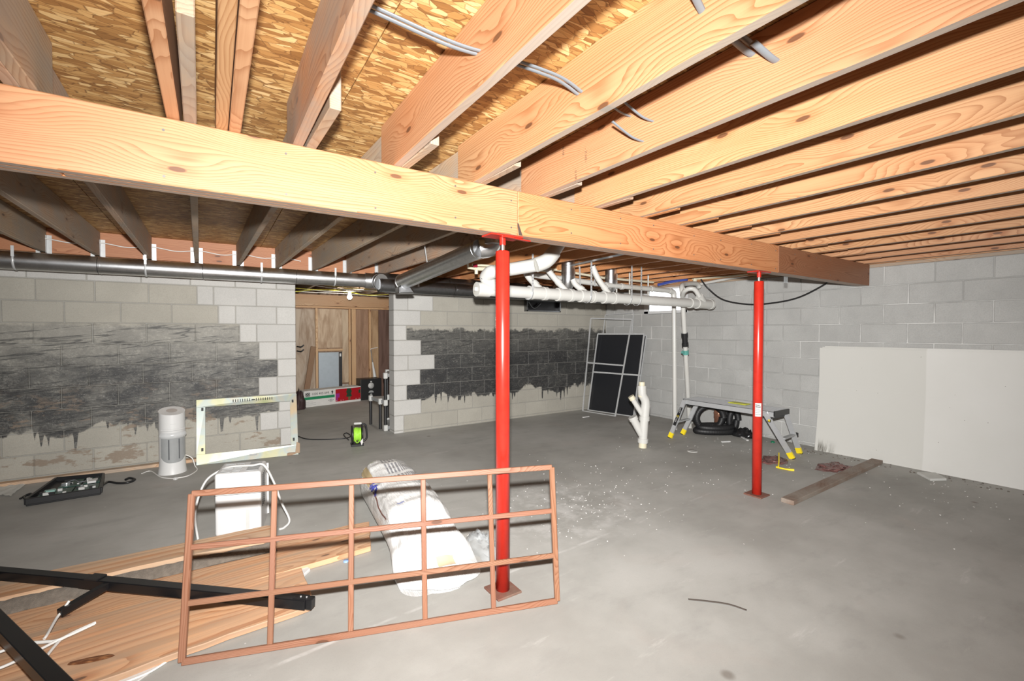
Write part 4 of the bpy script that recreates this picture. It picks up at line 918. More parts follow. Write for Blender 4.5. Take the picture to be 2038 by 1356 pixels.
# ------------------------------------------------------------------ rough boards on the floor at the left
def slab(name, pts, zs, th, lab, col, bark=None, jag=.006):
    top = [fl(x, y, z) for (x, y), z in zip(pts, zs)]; n = len(top)
    d = (top[2] - top[1]); M = frameM((d.x, d.y, 0), (0, 0, 1), sum(top, Vector()) / n); Mi = M.inverted()
    ring = []
    rg = random.Random(len(name) + int(pts[0][1]))
    for i in range(n):
        a, b = top[i], top[(i + 1) % n]; L = (b - a).length; k = max(1, int(L / .08)); nr = Vector((-(b - a).y, (b - a).x, 0)).normalized()
        for j in range(k): ring.append(a.lerp(b, j / k) + nr * (rg.uniform(-jag, jag) if j else 0))
    o = thing(name, lab, 'board', (M.translation.x, M.translation.y, 0), 'rough boards on the floor')
    MB().prism([Mi @ p for p in ring], Mi.to_3x3() @ Vector((0, 0, -th))).build('board', ROUGH, o, .003, 1, col, M)
    return o, top
slab('rough_board', [(-400, 1307), (-400, 1415), (600, 1128), (738, 1088), (735, 1038), (690, 1046)], [.034] * 6, .032, 'long knotty orange board whose sawn end reaches the white sack', (.62, .38, .22))
o2, tp = slab('rough_board', [(-400, 1240), (-400, 1282), (380, 1104), (545, 1076), (543, 1046), (530, 1046)], [.088] * 6, .05, 'narrow live-edge board with a strip of grey bark along its side', (.60, .41, .26), jag=.004)
m = MB(); a, b = tp[1], tp[3]
def barkf(u, v):
    p = a.lerp(b, u); out = Vector((.35, -1, 0)).normalized(); w_ = .085 * (1 - .55 * u)
    q = p + out * (w_ * v) + Vector((0, 0, -.003 - .048 * v ** 1.5)); q += Vector((0, 0, .006 * mnoise.noise(q * 30))) + out * (.010 * mnoise.noise(q * 22))
    return q
m.grid(barkf, 60, 6); n0 = len(m.v); m.grid(lambda u, v: a.lerp(b, u) + Vector((.12, -.35, 0)).normalized() * (.05 * v) + Vector((0, 0, -.052)), 60, 2); m.uv = {}
m.build('bark_edge', BARK, o2)
slab('rough_board', [(-400, 1391), (-400, 1569), (192, 1358), (618, 1206), (622, 1190), (600, 1130), (560, 1140)], [.068, .032, .032, .032, .036, .068, .068], .028, 'wide front board with a large oval knot, its end under the black steel rail', (.60, .345, .19))
for i, (c, sx, sy, seed) in enumerate((((183, 1310), .085, .030, 1),)):
    p = fl(c[0] - 3, c[1] + 2, .045); M = Matrix.Translation(p) @ Matrix.Rotation(R(-17), 4, 'Z') @ Matrix.Rotation(R(-9), 4, 'X')
    kn = NT('oval_knot'); v = kn.obj(); rr_ = kn.math('MULTIPLY', kn.voro(kn.mapping(v, sc=(12, 34, 34)), .01), 1.0); ln = kn.noise(kn.mapping(v, sc=(9, 26, 1)), 3, 3)
    kn.done(kn.mix(kn.step(ln, .4, .65), (.13, .045, .018), (.32, .14, .055)), .6)
    me = MB().lathe([(.001, .0035), (.5, .003), (.8, .002), (1, -.002)], 24).mesh('knot', fix=True)
    for vv in me.vertices: vv.co.x *= sx; vv.co.y *= sy
    link('knot', me, kn.m, bpy.data.objects['rough_board.002'], M)

# ------------------------------------------------------------------ black steel bed rails
bf = thing('steel_rail_frame', 'black angle steel bed frame with a stub arm lying across the rough boards', 'bed frame', fl(200, 1160, .1))
A0, A1, A2 = fl(-400, 1098, .170), fl(185, 1150, .135), fl(612, 1191, .092)
def angle(name, a, b, w, h, parent):
    d = (b - a).normalized(); sd = d.cross(Vector((0, 0, 1))).normalized(); m = MB()
    m.bar(a, b, w, .005); m.bar(a + sd * (w / 2) - Vector((0, 0, h / 2)), b + sd * (w / 2) - Vector((0, 0, h / 2)), .005, h); return m.build(name, BLACKM, parent, .001)
angle('long_rail', A0, A1, .046, .045, bf); angle('inner_rail', A1 + (A0 - A1) * .03, A2, .050, .045, bf)
d_ = (A2 - A1).normalized(); MB().bar(A1 - d_ * .02 + Vector((0, 0, .004)), A1 + d_ * .05 + Vector((0, 0, .004)), .056, .007).build('rail_sleeve', BLACK, bf)
MB().bar(A2 - d_ * .07 + Vector((0, 0, -.02)), A2 + d_ * .03 + Vector((0, 0, -.022)), .04, .05).build('rail_end', BLACKM, bf, .003)
for q in (0, .03):
    MB().cyl(A2 - d_ * (.05 - q) + Vector((.012, -.012, .004)), A2 - d_ * (.05 - q) + Vector((.012, -.012, .008)), .004, 8).build('rivet', HANGER, bf)
MB().bar(fl(226, 1158, .115), fl(118, 1221, .085), .034, .034).build('stub_arm', BLACKM, bf, .003)
MB().bar(fl(-22, 1222, .16), fl(150, 1400, .17), .052, .05).build('near_rail', BLACKM, bf, .003)
MB().bar(fl(-14, 1135, .15), fl(-14, 1240, .16), .035, .04).build('end_rail', BLACKM, bf, .003)

def fcable(name, px, z, r, mat, lab, grp=None, cat='cable', n=8, sm=8):
    pts = [fl(x, y, zz if isinstance(z, (list, tuple)) else z) for (x, y), zz in zip(px, z if isinstance(z, (list, tuple)) else [z] * len(px))]
    return tag(MB().tube(spline(pts, n), r, sm).build(name, mat), lab, cat, grp)
CW = 'white cables on the boards'
fcable('white_cable', [(138, 1196), (125, 1215), (112, 1232), (95, 1262), (88, 1272)], [.12, .09, .075, .075, .07], .006, CABLEW, 'white cable with a plug tip hanging past the stub arm', CW)
fcable('white_cable', [(50, 1281), (90, 1278), (115, 1275), (150, 1258), (190, 1240)], .078, .007, CABLEW, 'white cable curving across the two front boards', CW)
fcable('white_cable', [(-40, 1340), (0, 1330), (60, 1303), (115, 1275), (145, 1262), (188, 1242)], .078, .006, CABLEW, 'long white cable running under the near black rail', CW)
fcable('white_cable', [(120, 1274), (98, 1300), (88, 1318), (92, 1332)], .074, .006, CABLEW, 'short hooked end of white cable on the front board', CW)
fcable('white_cable', [(-40, 1308), (0, 1298), (20, 1290)], .09, .006, CABLEW, 'stub of white cable at the left end of the boards', CW)
o = MB().prism([fl(205, 1362), fl(300, 1325), (fl(345, 1306)), fl(338, 1312), fl(250, 1375)], (0, 0, .006)).build('white_strip', PAPER); tag(o, 'white plastic strip on the floor along the front board', 'strip')
fcable('white_cable', [(240, 1362), (290, 1342), (320, 1325), (345, 1308)], .006, .005, CABLEW, 'thin white cable on the floor beside the white strip', CW)
o = MB().lathe([(.001, .008), (.016, .008), (.018, .001)], 16, Matrix.Translation(fl(689, 1118))).build('blue_disc', pm('blue_cap', (.25, .40, .70), .4)); tag(o, 'small pale blue bottle cap behind the grille', 'cap')
o = MB().prism([fl(592, 1148), fl(603, 1152), fl(618, 1138), fl(606, 1131)], (0, 0, .02)).build('foam_scrap', WHITEP, None, .004); tag(o, 'white scrap beside the sawn board ends', 'scrap')

# ------------------------------------------------------------------ white sack
NA, FA = Vector((1.06, 2.27, 0)), Vector((1.23, 3.97, 0)); AX = (FA - NA).normalized(); SX = Vector((AX.y, -AX.x, 0))
def lerpk(ks, t):
    for (a, va), (b, vb) in zip(ks, ks[1:]):
        if t <= b: f = (t - a) / (b - a); f = f * f * (3 - 2 * f); return va + (vb - va) * f
    return ks[-1][1]
WK = [(0, .235), (.08, .245), (.25, .215), (.5, .215), (.8, .215), (.95, .19), (1, .10)]
HK = [(0, .015), (.06, .05), (.16, .17), (.32, .29), (.6, .32), (.85, .33), (.95, .27), (1, .12)]
def sack(u, v, off=0.0):
    a = v * 2 * math.pi; ca, sa = math.cos(a), math.sin(a); e = .62
    w_, h_ = lerpk(WK, u), lerpk(HK, u)
    x = w_ * math.copysign(abs(ca) ** e, ca); z = h_ * .5 * (1 + math.copysign(abs(sa) ** (e + .15), sa))
    q = Vector((u * 3, ca * 1.2, sa * 1.2))
    fold = .016 * mnoise.noise(q * 2.2) + .011 * mnoise.noise(Vector((u * 2.5, a * 3.2, 1.0))) + .007 * mnoise.noise(Vector((u * 24, a * 1.5, 5))) + .005 * mnoise.noise(Vector((u * 9 + a * 2.5, a * 6, 9)))
    up_ = max(0, sa * .6 + .4) * min(1, h_ / .1)
    L = (FA - NA).length * u
    if u < .05: L += (1 - u / .05) * (.05 * math.cos(a * 2 + .5) - .04 * max(0, 1 - abs(ca - .05) / .25))
    r = Vector((ca, 0, sa)); p = NA + AX * L + SX * (x + ca * (fold * up_ + off)) + Vector((0, 0, max(.002, z + sa * (fold * up_ * 1.5 + off))))
    return p
def sack_mat():
    n = NT('white_sack_film'); x, y, z = n.sep(n.uv())      # x along, y around
    c = n.mix(n.noise(n.obj(), 6, 4, .6), (.80, .80, .79), (.72, .72, .70))
    inx = n.math('MULTIPLY', n.math('GREATER_THAN', x, .56), n.math('LESS_THAN', x, .95)); iny = n.math('MULTIPLY', n.math('GREATER_THAN', y, .03), n.math('LESS_THAN', y, .27))
    ln = n.math('GREATER_THAN', n.math('FRACT', n.math('MULTIPLY', y, 120)), .45); wd = n.math('GREATER_THAN', n.noise(n.comb(n.math('MULTIPLY', x, 220), n.math('FLOOR', n.math('MULTIPLY', y, 120)), 0.0), 1.0, 1), .40)
    colm = n.math('LESS_THAN', n.math('FRACT', n.math('MULTIPLY', x, 7.6)), .80)
    t = n.math('MULTIPLY', n.math('MULTIPLY', inx, iny), n.math('MULTIPLY', n.math('MULTIPLY', ln, wd), colm))
    c = n.mix(n.math('MULTIPLY', t, .8), c, (.14, .14, .17))
    n.b.inputs['Coat Weight'].default_value = .3
    n.bump(n.noise(n.mapping(n.uv(), sc=(8, 40, 1)), 1.5, 5, .65, 1.5), .6, .02)
    return n.done(c, .3)
sk = thing('plastic_sack', 'large white plastic sack with printed text lying behind the wooden grille', 'sack', NA)
m = MB(); m.grid(sack, 110, 64, wv=True); 
m.build('sack_body', sack_mat(), sk)
m = MB(); m.grid(lambda u, v: sack(.62 + .22 * u, .36 + .075 * v, .006 + .012 * mnoise.noise(Vector((u * 4, v * 4, 3)))), 14, 8); m.uv = {}; m.build('brown_paper_tear', pm('kraft_paper', (.40, .31, .17), .7, 0, .3, 8), sk, fix=False)
sq = [(.52 + .10 * t + .018 * math.sin(t * 16), .405 + .028 * math.cos(t * 21 + 1)) for t in [k / 60 for k in range(61)]]
MB().tube([sack(u, v, .004) for u, v in sq], .004, 6, ell=(1, .5)).build('script_logo', PRINTB, sk)
sq = [(.545 + .06 * t, .385 + .02 * math.sin(t * 9)) for t in [k / 30 for k in range(31)]]; MB().tube([sack(u, v, .004) for u, v in sq], .0035, 6, ell=(1, .5)).build('script_logo', PRINTB, sk)
m = MB(); m.grid(lambda u, v: sack(.33 + .012 * v, .28 + .035 * u, .0045), 8, 3); m.uv = {}; m.build('blue_bar_print', pm('pale_blue_print', (.30, .33, .55), .6), sk, fix=False)
m = MB(); m.grid(lambda u, v: sack(.30 + .26 * u, .425 + .012 * v + .01 * math.sin(u * 5), .006), 14, 3); m.uv = {}; m.build('brown_tape_strip', pm('brown_tape', (.17, .08, .065), .5), sk, fix=False)
m = MB(); m.grid(lambda u, v: sack(.055 + .035 * v, .21 + .04 * u, .006), 8, 4); m.uv = {}; m.build('cardboard_label', pm('label_card', (.55, .45, .30), .7), sk, fix=False)
p = fl(965, 1120); blob('clear_plastic_film', (1.44, 2.47, 0), .09, .20, .10, CLEARB, 'crumpled clear plastic film between the white sack and the near column', 'plastic film', 11)

# ------------------------------------------------------------------ dehumidifier
dc = [Vector((0.0, 3.669, 0)), Vector((.272, 3.581, 0)), Vector((.335, 3.865, 0)), Vector((.060, 3.95, 0))]; DHZ = .434
dh = thing('dehumidifier', 'white portable dehumidifier with its cord looped over the top', 'dehumidifier', sum(dc, Vector()) / 4)
MB().hexa(dc, [p + Vector((0, 0, DHZ)) for p in dc]).build('body', WHITEP, dh, .018, 3)
ex = (dc[1] - dc[0]); ey = (dc[3] - dc[0]); nz = Vector((0, 0, 1)); exn, eyn = ex.normalized(), ey.normalized(); fn_ = exn.cross(nz)
def dtop(u, v, z=0): return dc[0] + ex * u + ey * v + nz * (DHZ + z)
for i in range(7):
    for j in range(2): MB().bar(dtop(.10 + .26 * j, .10 + i * .12, .001), dtop(.32 + .26 * j - .06 * j, .10 + i * .12, .001), .010, .004).build('top_vent_slot', GREYP, dh)
m = MB(); m.prism([dtop(.66, .12, .0005), dtop(.92, .12, .0005), dtop(.92, .85, .0005), dtop(.66, .85, .0005)], (0, 0, .003)); m.build('control_panel', GREYP, dh)
MB().prism([dtop(.66, .50, .002), dtop(.92, .50, .002), dtop(.92, .53, .002), dtop(.66, .53, .002)], (0, 0, .003)).build('panel_gap', WHITEP, dh)
def dfront(u, z, o_=.001): return dc[0] + ex * u + nz * z + fn_ * o_
MB().bar(dfront(.0, .285), dfront(1., .285), .003, .002).build('bucket_seam', DARKG, dh)
MB().prism([dfront(.67, .04), dfront(.74, .04), dfront(.74, .17), dfront(.67, .17)], fn_ * .004).build('level_window', GREYL, dh)
sn = eyn.cross(nz)
for i in range(16):
    for j in range(3):
        p = dc[1] + (dc[2] - dc[1]) * (.22 + .16 * j) + nz * (.17 + .0145 * i); s_ = (dc[2] - dc[1]).cross(nz).normalized(); MB().bar(p + s_ * .0005, p + s_ * .003, .010, .010).build('side_vent_hole', DARKG, dh)
MB().bar(dc[2] + Vector((.004, -.008, .03)), dc[2] + Vector((.004, -.008, DHZ - .02)), .012, .012, up=(1, 0, 0)).build('rear_edge', WHITEP, dh)
cpts = [fl(394, 1074, .006), pl(388, 1030, 1, 3.72), pl(395, 990, 1, 3.75), pl(412, 955, 1, 3.78), pl(440, 936, 1, 3.80), dtop(.30, .45, .012), dtop(.75, .42, .012), pl(525, 926, 1, 3.70), pl(545, 960, 1, 3.70), pl(560, 1000, 1, 3.66), pl(576, 1035, 1, 3.6), fl(566, 1050, .006), fl(555, 1054, .006)]
for p in cpts: p.z = max(p.z, .006)
MB().tube(spline(cpts, 8), .008, 8).build('power_cord', GREYL, dh)

# ------------------------------------------------------------------ white tower appliance at the tarred wall
fe = thing('white_tower_appliance', 'white cylindrical tower appliance with a smoked tank beside the metal frame', 'appliance', (-.345, 5.62, 0))
fc = Vector((-.345, 5.63, 0)); FH = pl(340, 822, 1, 5.63).z; FR = .108
vdir = Vector((-fc.x, -fc.y, 0)).normalized(); vs_ = Vector((-vdir.y, vdir.x, 0))
fa = math.atan2(vdir.y, vdir.x) + .12
def fsurf(a, z, r=FR): return fc + Vector((math.cos(a) * r, math.sin(a) * r, z))
def fbody(u, v):
    a = fa + u * 2 * math.pi; z0 = 0; zt = FH + .02 - .03 * math.cos(u * 2 * math.pi); z = zt * v; r = FR + .012 * max(0, 1 - z / .12) ** 2; return fsurf(a, z, r)
m = MB(); m.grid(fbody, 40, 24, wu=True); m.uv = {}; m.build('shell', WHITEP, fe)
m = MB(); m.grid(lambda u, v: fsurf(fa + u * 2 * math.pi, FH + .02 - (.03 * v) * math.cos(u * 2 * math.pi) - .004 * (1 - v), FR * v + .0005), 40, 6, wu=True); m.uv = {}; m.build('slanted_lid', pm('lid_white', (.72, .71, .69), .3), fe)
m = MB(); m.grid(lambda u, v: fsurf(fa + u * 2 * math.pi, FH + .024 - (.03 * .42 * v) * math.cos(u * 2 * math.pi), FR * .42 * v + .0005), 24, 4, wu=True); m.uv = {}; m.build('lid_disc', pm('lid_beige', (.52, .47, .43), .4), fe, fix=False)
def tank(u, v):
    a = fa + (u - .5) * 2.1; zb = .115 + .06 * abs((u - .5) * 2) ** 3; zt = FH * .60; return fsurf(a, zb + (zt - zb) * v, FR + .004)
m = MB(); m.grid(tank, 24, 12); m.uv = {}; m.build('smoked_tank', TANK, fe, fix=False)
for u in (.30, .66): m = MB(); m.grid(lambda s_, v: (lambda a, z: fsurf(a, z, FR + .006))(fa + (u + .05 * s_ - .5) * 2.1, .15 + (FH * .60 - .16) * v), 4, 6); m.uv = {}; m.build('tank_rib', pm('tank_shadow', (.12, .125, .13), .2), fe, fix=False)  # ribs in a darker grey than the tank
m = MB(); m.grid(lambda u, v: fsurf(fa + (u - .5) * 2.1, FH * .60 + .055 * v, FR + .005 + .012 * math.sin(v * math.pi)), 20, 6); m.uv = {}; m.build('tank_handle', pm('handle_grey', (.55, .56, .56), .25), fe, fix=False)
m = MB(); m.grid(lambda u, v: fsurf(fa + (u - .5) * 2.0, FH * .72 + .02 * v, FR + .003 + .006 * math.sin(v * math.pi)), 20, 5); m.uv = {}; m.build('visor', WHITEP, fe, fix=False)
m = MB(); m.grid(lambda u, v: fsurf(fa + (u - .55) * .5, FH * .83 + .004 * v, FR + .0012), 6, 2); m.uv = {}; m.build('faint_logo', GREYL, fe, fix=False)
fcable('power_cord', [(282, 943), (300, 938), (320, 950), (345, 953)], .006, .005, CABLEW, 'white cord on the floor left of the tower appliance')
pts = [pl(366, 915, 1, 5.62), pl(368, 906, 1, 5.68), pl(382, 912, 1, 5.68), fl(388, 927, .03), fl(392, 936, .006), fl(375, 947, .006), fl(352, 952, .006)]
o = MB().tube(spline(pts, 8), .005, 8).build('power_cord', CABLEW); tag(o, 'white cord with a plug right of the tower appliance', 'cable')
o = MB().bar(fl(352, 952, .012), fl(347, 954, .012), .03, .022).build('plug', WHITEP, o, .004)

# ------------------------------------------------------------------ zinc frame leaning on the wall
f_bl, f_br, f_tr, f_tl = fl(391, 927, .0), fl(594, 905, .0), pl(590, 784, 1, 5.985), pl(391, 797, 1, 5.985)
zf = thing('slotted_metal_surround', 'pale iridescent flat metal frame with a slotted top leaning on the tarred wall', 'frame', f_bl)
fnm = (f_br - f_bl).cross(f_tl - f_bl).normalized()
def fp(u, v, o_=0): return (f_bl.lerp(f_br, u)).lerp(f_tl.lerp(f_tr, u), v) + fnm * o_
def fquad(name, u0, u1, v0, v1, mat, par, th=.012, o_=0): return MB().prism([fp(u0, v0, o_), fp(u1, v0, o_), fp(u1, v1, o_), fp(u0, v1, o_)], fnm * th).build(name, mat, par, .0015)
if fnm.y > 0: fnm = -fnm
fquad('bottom_bar', 0, 1, 0, .155, BRASSY, zf); fquad('top_bar', 0, 1, .88, 1, BRASSY, zf); fquad('side_bar', 0, .082, .155, .88, BRASSY, zf); fquad('side_bar', .925, 1, .155, .88, BRASSY, zf)
for k in range(8): fquad('slot', .34 + k * .023, .348 + k * .023, .925, .97, DARKG, zf, .001, .0125)
for k in range(8): fquad('slot', .57 + k * .023, .578 + k * .023, .925, .97, DARKG, zf, .001, .0125)
fquad('centre_mark', .525, .56, .935, .955, DARKG, zf, .001, .0125)
for u, v in ((.045, .82), (.045, .20), (.945, .85), (.945, .22)): fquad('corner_hole', u, u + .02, v, v + .05, DARKG, zf, .001, .0125)
fquad('stamped_label', .50, .575, .06, .085, GREYP, zf, .001, .0125)
o = MB().prism([fl(571, 908, .002), fl(592, 905, .002), fl(596, 900, .002), fl(590, 899, .002)], (0, 0, .03)).build('cardboard_corner', pm('brown_card', (.30, .20, .13), .8), None, .003); tag(o, 'crumpled brown cardboard corner at the foot of the metal frame', 'cardboard')
me = MB().prism([fp(.965, .02, .02), fp(1.015, .02, .02), fp(1.02, .17, .02), fp(.985, .20, .02)], fnm * .01).build('cardboard_guard', pm('brown_card2', (.34, .24, .16), .8), zf, .002)

# base strip along the tarred wall
o = timber('baseboard_back', (-4.2, 5.975, .017), (-.10, 5.955, .017), .08, .034, WOODD, None, (.62, .42, .26)); tag(o, 'narrow wooden strip along the foot of the tarred wall', None, None, 'structure')

# ------------------------------------------------------------------ gutted electronics, paper
el = thing('gutted_electronics', 'black gutted electronic device with exposed circuit boards on the floor', 'electronics', (-1.05, 5.45, 0))
eq = [Vector((-1.265, 5.16, 0)), Vector((-.815, 5.185, 0)), Vector((-.875, 5.70, 0)), Vector((-1.215, 5.77, 0))]
EZ = .055; MB().hexa(eq, [p + Vector((0, 0, .03)) for p in eq]).build('tray', BLACK, el, .006, 2)
def ep(u, v, z=0): return (eq[0].lerp(eq[1], u)).lerp(eq[3].lerp(eq[2], u), v) + Vector((0, 0, z))
for a, b in (((0, 0), (1, 0)), ((1, 0), (1, 1)), ((1, 1), (0, 1)), ((0, 1), (0, 0))): MB().bar(ep(*a, .04), ep(*b, .04), .02, .05).build('rim', BLACK, el, .004)
PCB = pm('circuit_board', (.03, .075, .06), .35, 0, .5, 30); er = random.Random(5)
for u0, u1, v0, v1 in ((.08, .55, .10, .45), (.58, .95, .10, .5), (.25, .62, .52, .92), (.66, .95, .58, .92)):
    b_ = MB().hexa([ep(u0, v0, .033), ep(u1, v0, .033), ep(u1, v1, .033), ep(u0, v1, .033)], [ep(u0, v0, .040), ep(u1, v0, .040), ep(u1, v1, .040), ep(u0, v1, .040)]).build('circuit_board', PCB, el)
    for q in range(9):
        u, v = er.uniform(u0 + .03, u1 - .05), er.uniform(v0 + .03, v1 - .05); s_ = er.uniform(.008, .022); MB().box(ep(u, v, .040 + s_ / 2), (s_ * 1.5, s_, s_)).build('component', er.choice((BLACK, GREYL, BLACK, GALV, PRINTW)), b_)
MB().box(ep(.20, .32, .05), (.07, .05, .02)).build('heat_sink', pm('teal_plastic', (.25, .42, .38), .4), el, .004); MB().box(ep(.82, .62, .05), (.06, .09, .02)).build('white_module', WHITEP, el, .003)
MB().tube(spline([ep(.3, .6, .05), ep(.45, .75, .06), ep(.6, .6, .055), ep(.8, .75, .05)], 8), .004, 6).build('ribbon_wire', CABLEG, el)
MB().tube(spline([ep(.99, .35, .03), fl(215, 960, .008), fl(235, 962, .008), fl(255, 961, .008), fl(268, 955, .012), fl(258, 952, .02), fl(250, 955, .02)], 8), .011, 8).build('thick_cable', BLACK, el)
MB().tube(spline([ep(.05, .3, .03), fl(60, 985, .01), fl(48, 990, .01), fl(56, 995, .012), fl(74, 990, .012), fl(60, 983, .015), fl(40, 993, .01)], 8), .008, 8).build('loop_cable', BLACK, el)
PAM = pm('crumpled_paper', (.66, .66, .62), .7)
m = MB(); q = [fl(-30, 985), fl(22, 989), fl(54, 963), fl(-20, 970)]
m.grid(lambda u, v: q[0].lerp(q[1], u).lerp(q[3].lerp(q[2], u), v) + Vector((0, 0, .004 + .02 * abs(mnoise.noise(Vector((u * 5, v * 5, 0)))))), 14, 10); m.uv = {}
o = m.build('crumpled_paper', PAM, None, fix=False); tag(o, 'crumpled white paper on the floor by the wall strip', 'paper')

# ------------------------------------------------------------------ cable reel
rl = thing('cable_reel', 'black cable reel wound with lime green cord in front of the doorway', 'cable reel', (1.478, 5.66, 0))
rc = Vector((1.482, 5.70, .135)); ra = (RT + F0 * .42).normalized(); rp = Vector((-ra.y, ra.x, 0))
def disc(m, c, r, th, n=28): m.cyl(c - ra * th / 2, c + ra * th / 2, r, n)
m = MB(); disc(m, rc - ra * .055, .115, .022); m.build('flange', BLACK, rl, .004); m = MB(); disc(m, rc + ra * .06, .115, .014); m.build('flange', BLACK, rl, .003)
m = MB()
for k in range(9): 
    c = rc + ra * (-.036 + .0095 * k); m.tube([c + (rp * math.cos(a) + Vector((0, 0, math.sin(a)))) * (.078 + .004 * math.sin(a * 3 + k)) for a in [2 * math.pi * i / 32 for i in range(33)]], .0065, 6, caps=False)
m.build('wound_cord', GREEN, rl)
c = rc - ra * .02; MB().tube(spline([c + rp * -.03 + Vector((0, 0, .09)), c + rp * -.10 + ra * -.02 + Vector((0, 0, .0)), c + rp * -.085 + ra * .01 + Vector((0, 0, -.085)), c + rp * -.06 + ra * .05 + Vector((0, 0, -.07))], 8), .006, 6).build('loose_cord', GREEN, rl)
MB().bar(rc - ra * .075 - rp * .05 + Vector((0, 0, -.12)), rc + ra * .075 - rp * .05 + Vector((0, 0, -.12)), .05, .03).build('base', BLACK, rl, .005); MB().bar(rc - ra * .075 + rp * .06 + Vector((0, 0, -.122)), rc + ra * .075 + rp * .06 + Vector((0, 0, -.122)), .03, .026).build('base', BLACK, rl, .005)
gp = MB().bar(rc - ra * .035 + Vector((0, 0, .135)), rc + ra * .055 + Vector((0, 0, .135)), .03, .026).build('grip', GREYL, rl, .006)
for k in range(6): MB().bar(rc + ra * (-.02 + k * .014) + Vector((0, 0, .136)) - rp * .0165, rc + ra * (-.017 + k * .014) + Vector((0, 0, .136)) - rp * .0165, .003, .02).build('grip_rib', GREYP, gp)
MB().tube(spline([rc + ra * .05 + Vector((0, 0, .125)), rc + ra * .10 + Vector((0, 0, .11)), rc + ra * .115 + Vector((0, 0, .03)), rc + ra * .115 + Vector((0, 0, -.05)), rc + ra * .085 + Vector((0, 0, -.085)), rc + ra * .06 + Vector((0, 0, -.09))], 6), .011, 8).build('handle', BLACK, rl)
MB().prism([rc + ra * .03 - rp * .118 + Vector((0, 0, -.065)), rc + ra * .045 - rp * .118 + Vector((0, 0, -.115)), rc + ra * .062 - rp * .118 + Vector((0, 0, -.08)), rc + ra * .06 - rp * .118 + Vector((0, 0, -.03))], rp * -.002).build('paper_tag', PAPER, rl)
fcable('extension_cord', [(694, 876), (684, 866), (690, 862), (698, 868), (690, 872), (670, 874), (640, 875), (610, 874), (592, 868)], .008, .007, BLACK, 'black power cord trailing from the cable reel to the wall')

# ------------------------------------------------------------------ storage room things
ca, cb_ = Vector((1.40, 9.03, 0)), Vector((2.50, 9.30, 0)); cxn = (cb_ - ca).normalized(); cyn = Vector((-cxn.y, cxn.x, 0)); CL = (cb_ - ca).length; CHT = .305
ct = thing('tree_carton', 'long white and red carton with a printed tree picture in the storage room', 'carton', (ca + cb_) / 2)
ctop = [ca, cb_, cb_ + cyn * .28, ca + cyn * .28]; MB().hexa(ctop, [p + Vector((0, 0, CHT)) for p in ctop]).build('box', pm('white_card', (.62, .61, .58), .7), ct, .004)
def cq(name, u0, u1, v0, v1, mat, lay_=1): 
    pts = [ca + cxn * (CL * u) + Vector((0, 0, CHT * v)) - cyn * (.001 * lay_) for u, v in ((u0, v0), (u1, v0), (u1, v1), (u0, v1))]; return MB().prism(pts, -cyn * .0008).build(name, mat, ct)
cq('green_stripe', 0, .515, .45, .62, PRINTG); cq('red_picture', .53, .995, .14, .93, PRINTR)
for q in range(4): cq('tree_print', .725 + .012 * (q % 2), .825 - .012 * (q % 2), .38 + q * .13, .51 + q * .14, PRINTDG, 2.2 + .1 * q)
cq('trunk_print', .76, .80, .17, .38, PRINTY, 2); cq('flower_print', .535, .60, .40, .66, PRINTM, 2); cq('flower_print', .54, .57, .22, .40, PRINTM, 2); cq('leaf_print', .955, .99, .55, .78, PRINTDG, 2)
for u in (.545, .62, .66, .90, .96): cq('spark_print', u, u + .012, .18, .22, PRINTW, 2.4)
cq('logo_square', .022, .095, .66, .88, PRINTK)
def ctm(u, v, l): Mx = Matrix((cxn, Vector((0, 0, 1)), -cyn)).transposed().to_4x4(); Mx.translation = ca + cxn * (CL * u) + Vector((0, 0, CHT * v)) - cyn * (.001 * l + .002); return Mx
text('logo_lettering', '20', .075, ctm(.058, .77, 2), PRINTW, ct); [text('carton_number', t_, .062, ctm(u_, .775, 1), PRINTK, ct) for t_, u_ in (('1005', .175), ('405', .280), ('099', .375))]
text('up_arrow', '\u2191', .08, ctm(.472, .78, 1), PRINTK, ct); cq('arrow_shaft', .465, .479, .68, .82, PRINTK); pts = [ca + cxn * (CL * u) + Vector((0, 0, CHT * v)) - cyn * .001 for u, v in ((.455, .81), (.489, .81), (.472, .90))]; MB().prism(pts, -cyn * .001).build('arrow_head', PRINTK, ct)
for q in range(4): cq('small_print', .03, .14 + .05 * (q % 2), .30 - q * .06, .312 - q * .06, GREYP)
cq('symbol', .425, .475, .20, .37, GREYP); cq('symbol_core', .44, .46, .25, .32, PRINTW, 2); cq('symbol_arrow', .405, .415, .27, .31, PRINTK); cq('symbol_arrow', .485, .495, .27, .31, PRINTK); cq('top_tape', .0, 1.0, .975, .995, PRINTW, .8)
kb = thing('black_box', 'black box with a silver round emblem beside the long carton', 'box', (2.75, 9.36, 0))
k0 = Vector((2.515, 9.36, 0)); kx = Vector((1, .06, 0)).normalized(); ky = Vector((-.06, 1, 0)).normalized(); KH = .43; KW = .44
kk = [k0, k0 + kx * KW, k0 + kx * KW + ky * .3, k0 + ky * .3]; MB().hexa(kk, [p + Vector((0, 0, KH)) for p in kk]).build('carton', BLACK, kb, .006, 2)
Mx = Matrix((kx, Vector((0, 0, 1)), -ky)).transposed().to_4x4(); Mx.translation = k0 + kx * .215 + Vector((0, 0, .29)) - ky * .002
link('round_emblem', MB().lathe([(.001, .001), (.062, .001), (.062, 0)], 24).mesh('emblem'), PRINTW, kb, Mx)
Mx2 = Mx.copy(); Mx2.translation = k0 + kx * .215 + Vector((0, 0, .145)) - ky * .002; me = MB().prism([(.055 * math.cos(a), .045 * math.sin(a), 0) for a in [math.pi * i / 10 for i in range(11)]], (0, 0, .001)).mesh('arc'); link('arch_emblem', me, GREYP, kb, Mx2)
